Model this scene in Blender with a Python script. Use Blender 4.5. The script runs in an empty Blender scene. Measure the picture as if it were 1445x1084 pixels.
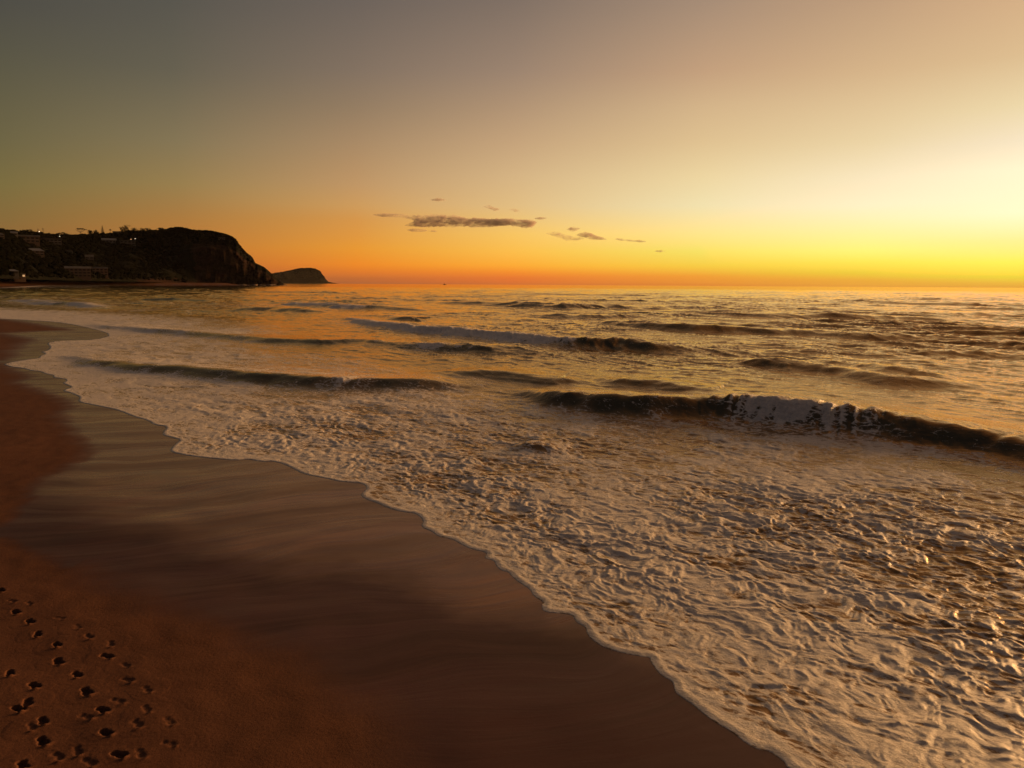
import bpy, math, random
import numpy as np
from mathutils import Matrix, Vector

random.seed(7)
RNG = np.random.default_rng(11)
R = math.radians
SC = bpy.context.scene
COL = SC.collection

# ------------------------------------------------------------------ camera
CAM_H = 5.0
F = 1003.0
PITCH = math.atan((542 - 401.3) / F)
ROT = Matrix.Rotation(R(90) - PITCH, 3, 'X') @ Matrix.Rotation(R(0.35), 3, 'Z')
ROTN = np.array(ROT)
cam_d = bpy.data.cameras.new('camera')
cam = bpy.data.objects.new('camera', cam_d)
COL.objects.link(cam)
cam.matrix_world = Matrix.Translation((0, 0, CAM_H)) @ ROT.to_4x4()
cam_d.sensor_fit = 'HORIZONTAL'
cam_d.angle = 2 * math.atan(722.5 / F)
cam_d.clip_start = 0.1
cam_d.clip_end = 60000
SC.camera = cam


def ray(px, py):
    px = np.asarray(px, float); py = np.asarray(py, float)
    v = np.stack([(px - 722.5) / F, (542 - py) / F, -np.ones_like(px)], -1)
    return v @ ROTN.T


def ground(px, py, z=0.0):
    """where the sight line through a photo pixel meets the height z"""
    d = ray(px, py)
    t = (z - CAM_H) / d[..., 2]
    return np.stack([d[..., 0] * t, d[..., 1] * t], -1)


def at_dist(px, py, dist):
    """point on the sight line at a horizontal distance"""
    d = ray(px, py)
    t = dist / np.hypot(d[..., 0], d[..., 1])
    return np.stack([d[..., 0] * t, d[..., 1] * t, CAM_H + d[..., 2] * t], -1)


# ------------------------------------------------------------------ helpers
def tag(o, label=None, cat=None, group=None, kind=None):
    if label: o['label'] = label
    if cat: o['category'] = cat
    if group: o['group'] = group
    if kind: o['kind'] = kind
    return o


def mesh_np(name, V, FA, mat, parent=None, smooth=True, attrs=None):
    V = np.ascontiguousarray(V, np.float32); FA = np.ascontiguousarray(FA, np.int32)
    me = bpy.data.meshes.new(name)
    n, k = FA.shape
    me.vertices.add(len(V)); me.vertices.foreach_set('co', V.ravel())
    me.loops.add(n * k); me.loops.foreach_set('vertex_index', FA.ravel())
    me.polygons.add(n); me.polygons.foreach_set('loop_start', np.arange(0, n * k, k, dtype=np.int32))
    if smooth: me.polygons.foreach_set('use_smooth', np.ones(n, bool))
    for an, av in (attrs or {}).items():
        a = me.attributes.new(an, 'FLOAT', 'POINT'); a.data.foreach_set('value', np.ascontiguousarray(av, np.float32))
    me.update(calc_edges=True)
    me.materials.append(mat)
    o = bpy.data.objects.new(name, me); COL.objects.link(o)
    if parent: o.parent = parent
    return o


class MB:
    """collects simple shapes and links them as one mesh"""
    def __init__(self): self.v = []; self.f = []
    def box(self, c, s, rz=0):
        cx, cy, cz = c; hx, hy, hz = s[0] / 2, s[1] / 2, s[2] / 2
        b = len(self.v); ca, sa = math.cos(rz), math.sin(rz)
        for z in (-hz, hz):
            for x, y in ((-hx, -hy), (hx, -hy), (hx, hy), (-hx, hy)):
                self.v.append((cx + x * ca - y * sa, cy + x * sa + y * ca, cz + z))
        for q in ((0, 3, 2, 1), (4, 5, 6, 7), (0, 1, 5, 4), (1, 2, 6, 5), (2, 3, 7, 6), (3, 0, 4, 7)):
            self.f.append(tuple(b + i for i in q))
        return self
    def tube(self, a, b_, r0, r1, n=8):
        a = Vector(a); b_ = Vector(b_); d = (b_ - a).normalized()
        u = d.orthogonal().normalized(); w = d.cross(u); s = len(self.v)
        for p, r in ((a, r0), (b_, r1)):
            for i in range(n):
                t = 2 * math.pi * i / n
                self.v.append(tuple(p + u * (r * math.cos(t)) + w * (r * math.sin(t))))
        for i in range(n):
            j = (i + 1) % n
            self.f.append((s + i, s + j, s + n + j, s + n + i))
        self.f.append(tuple(s + n + i for i in range(n))); self.f.append(tuple(s + n - 1 - i for i in range(n)))
        return self
    def poly(self, vs, fs):
        s = len(self.v); self.v += [tuple(v) for v in vs]; self.f += [tuple(s + i for i in q) for q in fs]
        return self
    def build(self, name, mat, parent=None, smooth=False):
        me = bpy.data.meshes.new(name); me.from_pydata(self.v, [], self.f); me.update()
        if smooth:
            for p in me.polygons: p.use_smooth = True
        me.materials.append(mat)
        o = bpy.data.objects.new(name, me); COL.objects.link(o)
        if parent: o.parent = parent
        return o


def empty(name, loc, rz=0):
    o = bpy.data.objects.new(name, None); COL.objects.link(o)
    o.location = loc; o.rotation_euler = (0, 0, rz); o.empty_display_size = 0.5
    return o


# ---- vectorised gradient noise
def _hash(ix, iy, seed):
    h = (ix.astype(np.uint32) * np.uint32(374761393)) ^ (iy.astype(np.uint32) * np.uint32(668265263)) ^ np.uint32((seed * 2246822519) & 0xffffffff)
    h = (h ^ (h >> np.uint32(13))) * np.uint32(1274126177)
    h = (h ^ (h >> np.uint32(16))) * np.uint32(2654435761)
    return h ^ (h >> np.uint32(15))


_GA = np.stack([np.cos(np.arange(64) * math.tau / 64), np.sin(np.arange(64) * math.tau / 64)], -1).astype(np.float32)


def gn(x, y, seed=0):
    x = np.asarray(x, np.float32); y = np.asarray(y, np.float32)
    fx = np.floor(x); fy = np.floor(y)
    ix = fx.astype(np.int64); iy = fy.astype(np.int64)
    dx = x - fx; dy = y - fy
    u = dx * dx * dx * (dx * (dx * 6 - 15) + 10); v = dy * dy * dy * (dy * (dy * 6 - 15) + 10)
    def g(ox, oy):
        k = _hash(ix + ox, iy + oy, seed) & np.uint32(63)
        a = _GA[k]
        return a[..., 0] * (dx - ox) + a[..., 1] * (dy - oy)
    a = g(0, 0); b = g(1, 0); c = g(0, 1); d = g(1, 1)
    a = a + u * (b - a); c = c + u * (d - c)
    return (a + v * (c - a)) * 1.5


def fbm(x, y, seed, octv=3, gain=0.5):
    s = 0; a = 1.0; t = 0
    for i in range(octv):
        s = s + a * gn(x * 2 ** i, y * 2 ** i, seed + i * 17); t += a; a *= gain
    return s / t


def sstep(a, b, x):
    t = np.clip((x - a) / (b - a), 0, 1)
    return t * t * (3 - 2 * t)


# ---- polylines
def seg_dist(P, L, want=False):
    """distance from points P (n,2) to polyline L (m,2); with want also the arc parameter (index) and side"""
    n = len(P); best = np.full(n, 1e18, np.float64); par = np.zeros(n); side = np.zeros(n)
    for i in range(len(L) - 1):
        a = L[i]; e = L[i + 1] - a; ll = e @ e
        if ll < 1e-12: continue
        dx = P[:, 0] - a[0]; dy = P[:, 1] - a[1]
        t = np.clip((dx * e[0] + dy * e[1]) / ll, 0, 1)
        qx = dx - t * e[0]; qy = dy - t * e[1]
        d = qx * qx + qy * qy
        m = d < best
        best[m] = d[m]
        if want:
            par[m] = i + t[m]
            side[m] = (e[0] * dy - e[1] * dx)[m]
    d = np.sqrt(best)
    return (d, par, np.sign(side)) if want else d


def inside(P, G):
    n = len(P); r = np.zeros(n, bool); x = P[:, 0]; y = P[:, 1]
    for i in range(len(G)):
        x0, y0 = G[i - 1]; x1, y1 = G[i]
        if y0 == y1: continue
        c = ((y0 > y) != (y1 > y))
        r ^= c & (x < (x1 - x0) * (y - y0) / (y1 - y0) + x0)
    return r


# ------------------------------------------------------------------ shoreline
SH_PX = [(1110, 1083), (1105, 1074), (1084, 1059), (1070, 1059), (1052, 1049), (1037, 1037), (1024, 1028), (1012, 1022),
         (994, 1009), (979, 996), (964, 986), (952, 977), (951, 970), (948, 961), (935, 955), (927, 947), (918, 935),
         (917, 928), (907, 927), (895, 925), (875, 921), (857, 916), (840, 907), (829, 897), (826, 885), (815, 880),
         (811, 875), (807, 868), (793, 866), (767, 864), (763, 855), (767, 850), (752, 841), (748, 832), (732, 822),
         (721, 813), (718, 808), (706, 805), (700, 799), (697, 791), (682, 788), (688, 780), (664, 775), (648, 767),
         (638, 761), (617, 757), (609, 750), (593, 744), (598, 734), (585, 724), (569, 723), (546, 717), (535, 711),
         (514, 704), (508, 698), (519, 688), (509, 682), (496, 681), (480, 680), (463, 676), (426, 669), (413, 661),
         (389, 651), (368, 652), (350, 648), (331, 650), (308, 648), (284, 646), (258, 642), (243, 639), (239, 635),
         (247, 626), (255, 621), (242, 618), (226, 613), (237, 602), (216, 600), (210, 594), (187, 588), (166, 579),
         (147, 575), (126, 571), (108, 567), (113, 561), (104, 557), (96, 554), (87, 552), (95, 548), (101, 547),
         (95, 544), (87, 541), (95, 536), (83, 534), (73, 533), (76, 530), (63, 528), (56, 524), (44, 523.5),
         (38, 521.7), (32, 520), (18, 518.4), (8, 516), (4, 514.3), (17, 510.6), (28, 509), (41, 507), (55, 505.5),
         (56, 502), (65, 499.5), (52, 495), (61, 497), (72, 491), (64, 484), (83, 481), (133, 480), (158, 473),
         (133, 464.6), (91, 456), (55, 453), (0, 450)]
near = ground(np.array([p[0] for p in SH_PX]), np.array([p[1] for p in SH_PX]))
# cut the corners of the traced line so that the lobes are round
def chaikin(L, k=2):
    for _ in range(k):
        q = L[:-1] * .75 + L[1:] * .25; r = L[:-1] * .25 + L[1:] * .75
        L = np.concatenate([L[:1], np.stack([q, r], 1).reshape(-1, 2), L[-1:]])
    return L
near = chaikin(near, 1)
far_px = ground(np.array([0, 50, 120, 200, 330, 396.0]), np.array([406, 403.4, 402.6, 402.7, 403.0, 402.6]))
SHORE = np.concatenate([np.array([[160, -120], [45, -26], [13, -1.5], [6.0, 4.1]]), near,
                        np.array([[-140, 140], [-260, 225], [-370, 350]]), far_px])
LAND = np.concatenate([SHORE, np.array([[-760, 1500], [-1200, 2000], [-3000, 2600], [-6000, 2600], [-6000, -500], [160, -500]])])


def shore_s(P):
    """signed distance to the water's edge, positive on land"""
    out = np.empty(len(P))
    for i in range(0, len(P), 200000):
        Q = P[i:i + 200000]
        d = seg_dist(Q, SHORE)
        out[i:i + 200000] = np.where(inside(Q, LAND), d, -d)
    return out


def sand_z(x, y, s):
    l = np.maximum(s, 0)
    z = 0.025 * l + 0.00016 * l * l
    z = np.where(z > 6, 6 + (1 - np.exp(-(z - 6) / 3)) * 3, z)
    rr_ = np.hypot(x, y); ff = sstep(240, 480, rr_)
    zf = np.minimum(.12 * l, 7.6 - .0045 * np.clip(rr_ - 600, 0, 1000))
    z = z * (1 - ff) + zf * ff
    z = np.where(s < 0, 0.06 * s, z)
    z = np.maximum(z, -3.0)
    w = np.clip(l / 4, 0, 1)
    z = z + w * (0.03 * gn(x / 3.1, y / 3.1, 91) + 0.012 * gn(x / .9, y / .9, 92))
    return z


# ------------------------------------------------------------------ materials
def mat_new(name):
    m = bpy.data.materials.new(name); m.use_nodes = True
    nt = m.node_tree; nt.nodes.clear()
    out = nt.nodes.new('ShaderNodeOutputMaterial')
    return m, nt, out


class NT:
    def __init__(self, nt): self.nt = nt; self.l = nt.links
    def n(self, t, **k):
        nd = self.nt.nodes.new(t)
        for a, b in k.items(): setattr(nd, a, b)
        return nd
    def link(self, a, b): self.l.new(a, b)
    def val(self, sock, v):
        if hasattr(v, 'is_linked') or hasattr(v, 'links'): self.link(v, sock)
        else: sock.default_value = v
    def math(self, op, a, b=None, c=None, clamp=False):
        nd = self.n('ShaderNodeMath', operation=op, use_clamp=clamp)
        self.val(nd.inputs[0], a)
        if b is not None: self.val(nd.inputs[1], b)
        if c is not None: self.val(nd.inputs[2], c)
        return nd.outputs[0]
    def mapr(self, x, a, b, c=0.0, d=1.0, smooth=True):
        nd = self.n('ShaderNodeMapRange'); nd.interpolation_type = 'SMOOTHSTEP' if smooth else 'LINEAR'
        self.val(nd.inputs[0], x)
        for i, v in enumerate((a, b, c, d)): self.val(nd.inputs[1 + i], v)
        return nd.outputs[0]
    def mix(self, f, a, b):
        nd = self.n('ShaderNodeMix', data_type='RGBA')
        self.val(nd.inputs[0], f); self.val(nd.inputs[6], a); self.val(nd.inputs[7], b)
        return nd.outputs[2]
    def noise(self, vec, scale, detail=3, rough=.5, dist=0.0):
        nd = self.n('ShaderNodeTexNoise'); self.link(vec, nd.inputs['Vector'])
        nd.inputs['Scale'].default_value = scale; nd.inputs['Detail'].default_value = detail
        nd.inputs['Roughness'].default_value = rough; nd.inputs['Distortion'].default_value = dist
        return nd.outputs[0]
    def mapping(self, vec, scale=(1, 1, 1), rot=(0, 0, 0)):
        nd = self.n('ShaderNodeMapping'); self.link(vec, nd.inputs[0])
        nd.inputs['Scale'].default_value = scale; nd.inputs['Rotation'].default_value = rot
        return nd.outputs[0]
    def pos(self): return self.n('ShaderNodeNewGeometry').outputs['Position']
    def attr(self, name):
        nd = self.n('ShaderNodeAttribute'); nd.attribute_name = name
        return nd.outputs['Fac']
    def bump(self, h, dist, strength=1.0, normal=None):
        nd = self.n('ShaderNodeBump'); self.val(nd.inputs['Strength'], strength)
        self.val(nd.inputs['Distance'], dist); self.link(h, nd.inputs['Height'])
        if normal is not None: self.link(normal, nd.inputs['Normal'])
        return nd.outputs[0]
    def bsdf(self, color, rough=.6, spec=.5, ior=1.5, normal=None, **k):
        nd = self.n('ShaderNodeBsdfPrincipled')
        self.val(nd.inputs['Base Color'], color); self.val(nd.inputs['Roughness'], rough)
        self.val(nd.inputs['IOR'], ior); self.val(nd.inputs['Specular IOR Level'], spec)
        if normal is not None: self.link(normal, nd.inputs['Normal'])
        for a, b in k.items(): self.val(nd.inputs[a], b)
        return nd.outputs[0]


def plain(name, rgb, rough=.8, spec=.3, var=0.25, scale=.4, emit=None):
    m, nt, out = mat_new(name); t = NT(nt)
    n = t.noise(t.pos(), scale, 4, .6)
    f = t.mapr(n, .3, .7)
    lo = tuple(c * (1 - var) for c in rgb) + (1,); hi = tuple(min(1, c * (1 + var)) for c in rgb) + (1,)
    k = {}
    if emit: k = {'Emission Color': emit[0] + (1,), 'Emission Strength': emit[1]}
    b = t.bsdf(t.mix(f, lo, hi), rough, spec, **k)
    t.link(b, out.inputs[0]); return m


# --- sand
def make_sand():
    m, nt, out = mat_new('beach_sand'); t = NT(nt)
    p = t.pos(); wet = t.attr('wet')
    # swash streaks run up and down the beach
    ps = t.mapping(p, (1, 1, 1), (0, 0, R(-24)))
    wob = t.noise(p, .16, 2, .5)
    cv = t.n('ShaderNodeCombineXYZ'); t.link(t.math('MULTIPLY', wob, 5.0), cv.inputs[1])
    va = t.n('ShaderNodeVectorMath', operation='ADD'); t.link(ps, va.inputs[0]); t.link(cv.outputs[0], va.inputs[1])
    pst = t.mapping(va.outputs[0], (.10, 1.0, 1))
    streak = t.noise(pst, .8, 6, .66, 1.2)
    streak2 = t.noise(pst, 4.5, 5, .65, .5)
    grain = t.noise(p, 95, 4, .8)
    mott = t.noise(p, 1.3, 5, .6)
    fine = t.noise(p, 23, 4, .65)
    dryc = t.mix(t.mapr(mott, .3, .7), (.056, .022, .012, 1), (.067, .026, .014, 1))
    dryc = t.mix(t.mapr(fine, .35, .65, 0, .18), dryc, (.085, .03, .013, 1))
    dryc = t.mix(t.mapr(grain, .25, .8, 0, .55), dryc, (.22, .10, .055, 1))
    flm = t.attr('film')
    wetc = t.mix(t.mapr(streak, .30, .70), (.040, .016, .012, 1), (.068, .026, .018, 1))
    wetc = t.mix(flm, wetc, t.mix(t.mapr(streak, .30, .70), (.12, .054, .018, 1), (.21, .098, .028, 1)))  # gold sheen of the mirrored sky is painted into the film's base colour
    wetc = t.mix(t.mapr(streak2, .4, .7, 0, .55), wetc, (.075, .034, .026, 1))
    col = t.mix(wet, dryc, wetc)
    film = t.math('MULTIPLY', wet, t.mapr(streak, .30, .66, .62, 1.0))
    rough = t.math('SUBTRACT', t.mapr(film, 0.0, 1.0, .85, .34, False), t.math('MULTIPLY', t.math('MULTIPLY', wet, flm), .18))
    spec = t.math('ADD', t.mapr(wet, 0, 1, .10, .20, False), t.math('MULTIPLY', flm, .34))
    h = t.math('ADD', t.math('MULTIPLY', fine, .5), t.math('MULTIPLY', grain, .22))
    bst = t.mapr(wet, 0, 1, 1.0, .12, False)
    nb = t.bump(h, .012, bst)
    nb = t.bump(streak2, .012, t.math('MULTIPLY', wet, .35), nb)
    b = t.bsdf(col, rough, spec, 1.42, nb)
    t.link(b, out.inputs[0]); return m


# --- sea: dark water with foam where the attribute says so
def make_sea():
    m, nt, out = mat_new('sea_water'); t = NT(nt)
    p = t.pos(); f = t.attr('foam'); ch = t.attr('calm')
    pw = t.mapping(p, (1, 1, 1), (0, 0, R(38)))
    pf = t.mapping(pw, (.62, 1.25, 1))
    nf = t.noise(pf, 2.3, 8, .70, .9)
    nl = t.noise(pf, 9.5, 6, .74, .8)
    mask = t.math('ADD', f, t.math('MULTIPLY', t.math('SUBTRACT', nf, .5), 1.25))
    mask = t.math('ADD', mask, t.math('MULTIPLY', t.math('SUBTRACT', nl, .5), .8))
    vo = t.n('ShaderNodeTexVoronoi', feature='DISTANCE_TO_EDGE'); vo.inputs['Scale'].default_value = 3.6; vo.inputs['Randomness'].default_value = 1.0
    wv3 = t.n('ShaderNodeTexNoise'); t.link(pf, wv3.inputs['Vector']); wv3.inputs['Scale'].default_value = 2.0; wv3.inputs['Detail'].default_value = 4
    vv3 = t.n('ShaderNodeVectorMath', operation='MULTIPLY_ADD'); t.link(wv3.outputs[1], vv3.inputs[0]); vv3.inputs[1].default_value = (.9, .9, 0); t.link(pf, vv3.inputs[2])
    t.link(vv3.outputs[0], vo.inputs['Vector'])
    lace = t.mapr(vo.outputs['Distance'], .0, .16, .30, -.14)
    mask = t.math('ADD', mask, lace)
    bub = t.noise(pf, 26, 4, .75, .5)
    mask = t.math('ADD', mask, t.math('MULTIPLY', t.math('SUBTRACT', bub, .5), .7))
    mask = t.mapr(mask, .36, .70)
    # ripples
    pr = t.mapping(pw, (.55, 1.2, 1))
    r1 = t.noise(pr, 1.1, 6, .62, .4)
    r2 = t.noise(pr, 6.5, 4, .6, .3)
    wn = t.bump(r1, .045, t.mapr(ch, 0, 1, 1.0, .6))
    wn = t.bump(r2, .016, t.mapr(ch, 0, 1, .8, .5), wn)
    body = t.n('ShaderNodeBsdfDiffuse'); t.link(t.mix(t.attr('sandy'), (.030, .024, .013, 1), (.16, .085, .034, 1)), body.inputs[0])
    gl = t.n('ShaderNodeBsdfGlossy'); gl.inputs['Color'].default_value = (1.0, .77, .50, 1)  # orange tint paints the golden sunset light into the sky's reflection
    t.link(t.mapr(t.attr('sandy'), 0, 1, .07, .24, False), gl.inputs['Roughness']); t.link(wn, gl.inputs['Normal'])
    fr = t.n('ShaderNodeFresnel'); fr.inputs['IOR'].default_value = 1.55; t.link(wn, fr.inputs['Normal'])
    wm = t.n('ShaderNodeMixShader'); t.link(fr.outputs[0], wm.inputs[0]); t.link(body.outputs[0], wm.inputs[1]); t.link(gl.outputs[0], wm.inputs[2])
    water = wm.outputs[0]
    fh = t.math('ADD', t.math('MULTIPLY', nf, .6), t.math('MULTIPLY', nl, .4))
    fb = t.noise(pf, 34, 5, .75)
    fn = t.bump(fh, .055, 1.0)
    fn = t.bump(fb, .018, 1.0, fn)
    fcol = t.mix(t.mapr(nl, .3, .7), (.45, .40, .355, 1), (.77, .68, .59, 1))
    foam = t.bsdf(fcol, .48, .5, 1.4, fn)
    mx = t.n('ShaderNodeMixShader'); t.link(mask, mx.inputs[0]); t.link(water, mx.inputs[1]); t.link(foam, mx.inputs[2])
    t.link(mx.outputs[0], out.inputs[0]); return m


def make_hill():
    m, nt, out = mat_new('headland_ground'); t = NT(nt)
    p = t.pos(); k = t.attr('rock')
    a = t.noise(t.mapping(p, (1, 1, 2.4)), .06, 6, .65, .6)
    b_ = t.noise(p, .35, 4, .6)
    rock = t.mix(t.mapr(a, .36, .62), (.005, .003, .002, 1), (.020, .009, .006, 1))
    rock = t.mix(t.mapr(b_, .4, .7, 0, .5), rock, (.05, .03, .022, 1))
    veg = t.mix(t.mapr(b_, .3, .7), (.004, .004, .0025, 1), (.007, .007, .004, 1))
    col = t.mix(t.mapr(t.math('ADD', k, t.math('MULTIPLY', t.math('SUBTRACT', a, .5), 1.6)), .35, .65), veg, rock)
    t.link(t.bsdf(col, .95, .04, 1.4, t.bump(a, 4.0, .8)), out.inputs[0]); return m


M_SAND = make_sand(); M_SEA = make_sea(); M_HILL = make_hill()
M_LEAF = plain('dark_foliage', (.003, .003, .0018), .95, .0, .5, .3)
M_BARK = plain('bark', (.06, .045, .032), .9, .2)
M_WALLP = plain('pale_render', (.25, .20, .155), .8, .3, .12, .2)
M_WALLB = plain('brown_render', (.135, .085, .06), .8, .3, .15, .2)
M_WALLR2 = plain('brown_brick', (.20, .115, .075), .85, .2, .2, .5)
M_WALLR = plain('red_brick', (.26, .09, .055), .85, .2, .2, .5)
M_WALLG = plain('grey_render', (.10, .088, .076), .8, .3, .15, .2)
M_ROOFG = plain('grey_metal_roof', (.13, .12, .115), .5, .5, .12, .2)
M_ROOFD = plain('dark_roof_tiles', (.06, .05, .045), .8, .3, .2, .5)
M_ROOFW = plain('white_metal_roof', (.30, .27, .25), .45, .5, .1, .2)
M_GLASS = plain('window_glass', (.03, .03, .035), .12, .6, .1, .2)
M_LITW = plain('lit_window', (.8, .6, .4), .5, .3, .05, .2, ((1.0, .62, .28), .45))
M_METAL = plain('pole_metal', (.12, .11, .10), .6, .5)
M_LAMPW = plain('white_lamp', (.9, .85, .8), .5, .3, .05, .2, ((1.0, .86, .68), 2.4))
M_LAMPO = plain('orange_lamp', (.9, .6, .4), .5, .3, .05, .2, ((1.0, .50, .22), 2.0))
M_HULL = plain('dark_hull', (.05, .03, .02), .6, .4)

# ------------------------------------------------------------------ wet and dry sand outline
def sand_pts(pts):
    pts = np.array(pts, float); z = np.zeros(len(pts))
    for _ in range(5):
        P = ground(pts[:, 0], pts[:, 1], z); z = np.clip(sand_z(P[:, 0], P[:, 1], shore_s(P)), 0, 3.5)
    return P


DRY = [
    np.concatenate([sand_pts([(0, 451), (30, 455), (60, 460), (95, 466), (60, 467), (30, 468.5), (0, 470)]), np.array([[-140, 84], [-200, 120], [-140, 130]])]),
    np.concatenate([sand_pts([(0, 471.5), (20, 476), (38, 480), (28, 484), (18, 489), (24, 492), (5, 495), (14, 502.5), (0, 508)]), np.array([[-58, 38], [-80, 50], [-110, 76]])]),
    np.concatenate([sand_pts([(0, 514), (14, 524), (36, 531), (22, 537), (20, 541), (45, 549), (70, 559), (92, 569), (97, 574), (86, 580), (80, 588),
                              (92, 603), (108, 620), (122, 636), (117, 648), (98, 658), (68, 668), (48, 684), (33, 706), (16, 731), (0, 742)]),
                    np.array([[-19, 18], [-70, 20], [-120, 50]])]),
    np.concatenate([sand_pts([(0, 760), (28, 772), (62, 787), (100, 801), (170, 834), (230, 858), (300, 884), (370, 914), (430, 944), (480, 976), (522, 1006),
                              (545, 1040), (560, 1084), (570, 1160), (575, 1300)]),
                    np.array([[0, 3], [0, -120], [-120, -60], [-60, 10], [-24, 14.5]])]),
]


def wetness(P, s):
    d = np.full(len(P), 1e9); ins = np.zeros(len(P), bool)
    for G in DRY:
        C = np.concatenate([G, G[:1]])
        d = np.minimum(d, seg_dist(P, C)); ins |= inside(P, G)
    sd = np.where(ins, d, -d)           # positive on dry sand
    x, y = P[:, 0], P[:, 1]
    # far away everything a few metres above the swash is dry
    r = np.hypot(x, y)
    sd_far = s - 6.0
    sd = np.where(r > 130, sd_far, sd)
    sd = sd + .18 * gn(x / .8, y / .8, 41) + .10 * gn(x / .25, y / .25, 42)
    soft = np.clip(r * .017, .22, 1.6)
    soft = np.where((y < 12) & (x > -7.5), soft * 2.6, soft)
    return 1 - sstep(-1.0, 1.0, sd / soft)


# the last wash left a film of water this far up the sand
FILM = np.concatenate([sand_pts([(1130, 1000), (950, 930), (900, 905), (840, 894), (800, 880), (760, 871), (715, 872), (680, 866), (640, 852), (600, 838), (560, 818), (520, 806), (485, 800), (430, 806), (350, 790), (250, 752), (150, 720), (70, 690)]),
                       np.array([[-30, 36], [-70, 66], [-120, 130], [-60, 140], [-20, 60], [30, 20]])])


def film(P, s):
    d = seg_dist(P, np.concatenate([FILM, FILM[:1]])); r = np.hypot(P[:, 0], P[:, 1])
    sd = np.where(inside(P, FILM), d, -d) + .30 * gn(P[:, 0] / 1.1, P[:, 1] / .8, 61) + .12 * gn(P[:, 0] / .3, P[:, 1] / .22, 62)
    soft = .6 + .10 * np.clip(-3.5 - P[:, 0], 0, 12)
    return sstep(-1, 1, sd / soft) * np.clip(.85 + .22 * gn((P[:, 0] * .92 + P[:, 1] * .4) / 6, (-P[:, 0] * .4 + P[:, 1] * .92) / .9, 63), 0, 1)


# ------------------------------------------------------------------ footprints
# photo position, strength, which track
FP = [(1, 833, 1, 'm'), (17, 848, .6, 'm'), (22, 863.6, 1, 'm'), (42, 877, .9, 'm'), (53, 895, 1, 'm'), (80, 910, 1, 'm'), (82, 933, 1, 'm'), (108, 951.6, .9, 'm'),
      (122, 976, 1, 'm'), (144, 1001.5, .9, 'm'), (149, 1034, 1.1, 'm'), (167, 1064.6, .9, 'm'),
      (14, 950, 1, 'l'), (48, 967, .9, 'l'), (39, 991, .8, 'l'), (25, 1000, 1.1, 'l'), (60, 1017, .8, 'l'), (44, 1025, .5, 'l'), (60, 1046, 1.1, 'l'), (81, 1067, .7, 'l'), (32, 1080, 1, 'l'),
      (121, 1011, .6, 'l'), (109, 1059, .7, 'l'), (125, 1075, .6, 'l'),
      (41, 851, .4, 'r'), (84, 872, .3, 'r'), (109, 884, .3, 'r'), (125, 898, .7, 'r'), (156, 908, .45, 'r'), (150, 926, .75, 'r'), (177, 938, .4, 'r'), (179, 959, .65, 'r'), (207, 973, .45, 'r'),
      (165, 989, .5, 'r'), (206, 1000, .45, 'r'), (193, 1021, .5, 'r'), (238, 1017, .35, 'r'), (238, 1049, .4, 'r'), (198, 1063, .5, 'r')]
FPW = sand_pts([(a, b) for a, b, _, _ in FP])
FP_R = 0.225


def fp_press(x, y):
    """how far the beach sheet is pressed down under the footprints"""
    z = np.zeros_like(x)
    box = (x > FPW[:, 0].min() - 1) & (x < FPW[:, 0].max() + 1) & (y > FPW[:, 1].min() - 1) & (y < FPW[:, 1].max() + 1)
    xi = x[box]; yi = y[box]; zi = np.zeros_like(xi)
    for cx, cy in FPW:
        d = np.hypot(xi - cx, yi - cy)
        zi = np.maximum(zi, .14 * (1 - sstep(.14, FP_R, d)))
    z[box] = zi
    return z


# ------------------------------------------------------------------ polar sheets (finer where the ground is near)
def rows(r0, r1, lo, k, frac):
    out = [r0]
    while out[-1] < r1:
        d = out[-1]
        out.append(d + min(max(lo, k * d * d / (CAM_H * F)), frac * d))
    return np.array(out)


def polar(rr, a0, a1, n):
    az = np.radians(np.linspace(a0, a1, n))
    A, B = np.meshgrid(az, rr)
    return B * np.sin(A), B * np.cos(A), B


def grid_faces(nr, nc, keep):
    idx = np.arange(nr * nc, dtype=np.int64).reshape(nr, nc)
    q = np.stack([idx[:-1, :-1], idx[:-1, 1:], idx[1:, 1:], idx[1:, :-1]], -1).reshape(-1, 4)
    return q[keep[q].any(1)]


def compact(V, Q, attrs):
    used = np.zeros(len(V), bool); used[Q.ravel()] = True
    m = np.cumsum(used) - 1
    return V[used], m[Q], {k: v[used] for k, v in attrs.items()}


# ------------------------------------------------------------------ beach
def build_beach():
    rr = rows(1.0, 1700, .03, .8, .011)
    X, Y, B = polar(rr, -80, 62, 980)
    x = X.ravel(); y = Y.ravel(); P = np.stack([x, y], -1)
    s = shore_s(P)
    z = sand_z(x, y, s)
    w = wetness(P, s)
    r = np.hypot(x, y)
    # faint swash ridges in the wet sand, soft dents in the dry
    z = z + np.where((s > .2) & (r < 60), 0.0020 * gn((x * .9 + y * .4) / 4 + .5 * gn(x / 2.5, y / 2.5, 58), (-x * .4 + y * .9) / .55 + .8 * gn(x / 3, y / 3, 59), 55) * w, 0)
    z = z + np.where(r < 40, (1 - w) * (.006 * gn(x / .35, y / .35, 56)), 0)
    zb = z.copy()
    z = z - fp_press(x, y)
    keep = s > -4
    Q = grid_faces(*X.shape, keep)
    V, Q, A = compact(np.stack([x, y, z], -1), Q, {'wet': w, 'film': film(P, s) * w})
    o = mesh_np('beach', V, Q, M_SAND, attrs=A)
    tag(o, kind='structure', label='orange brown sand beach with a glossy wet strip beside the surf', cat='beach')


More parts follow.
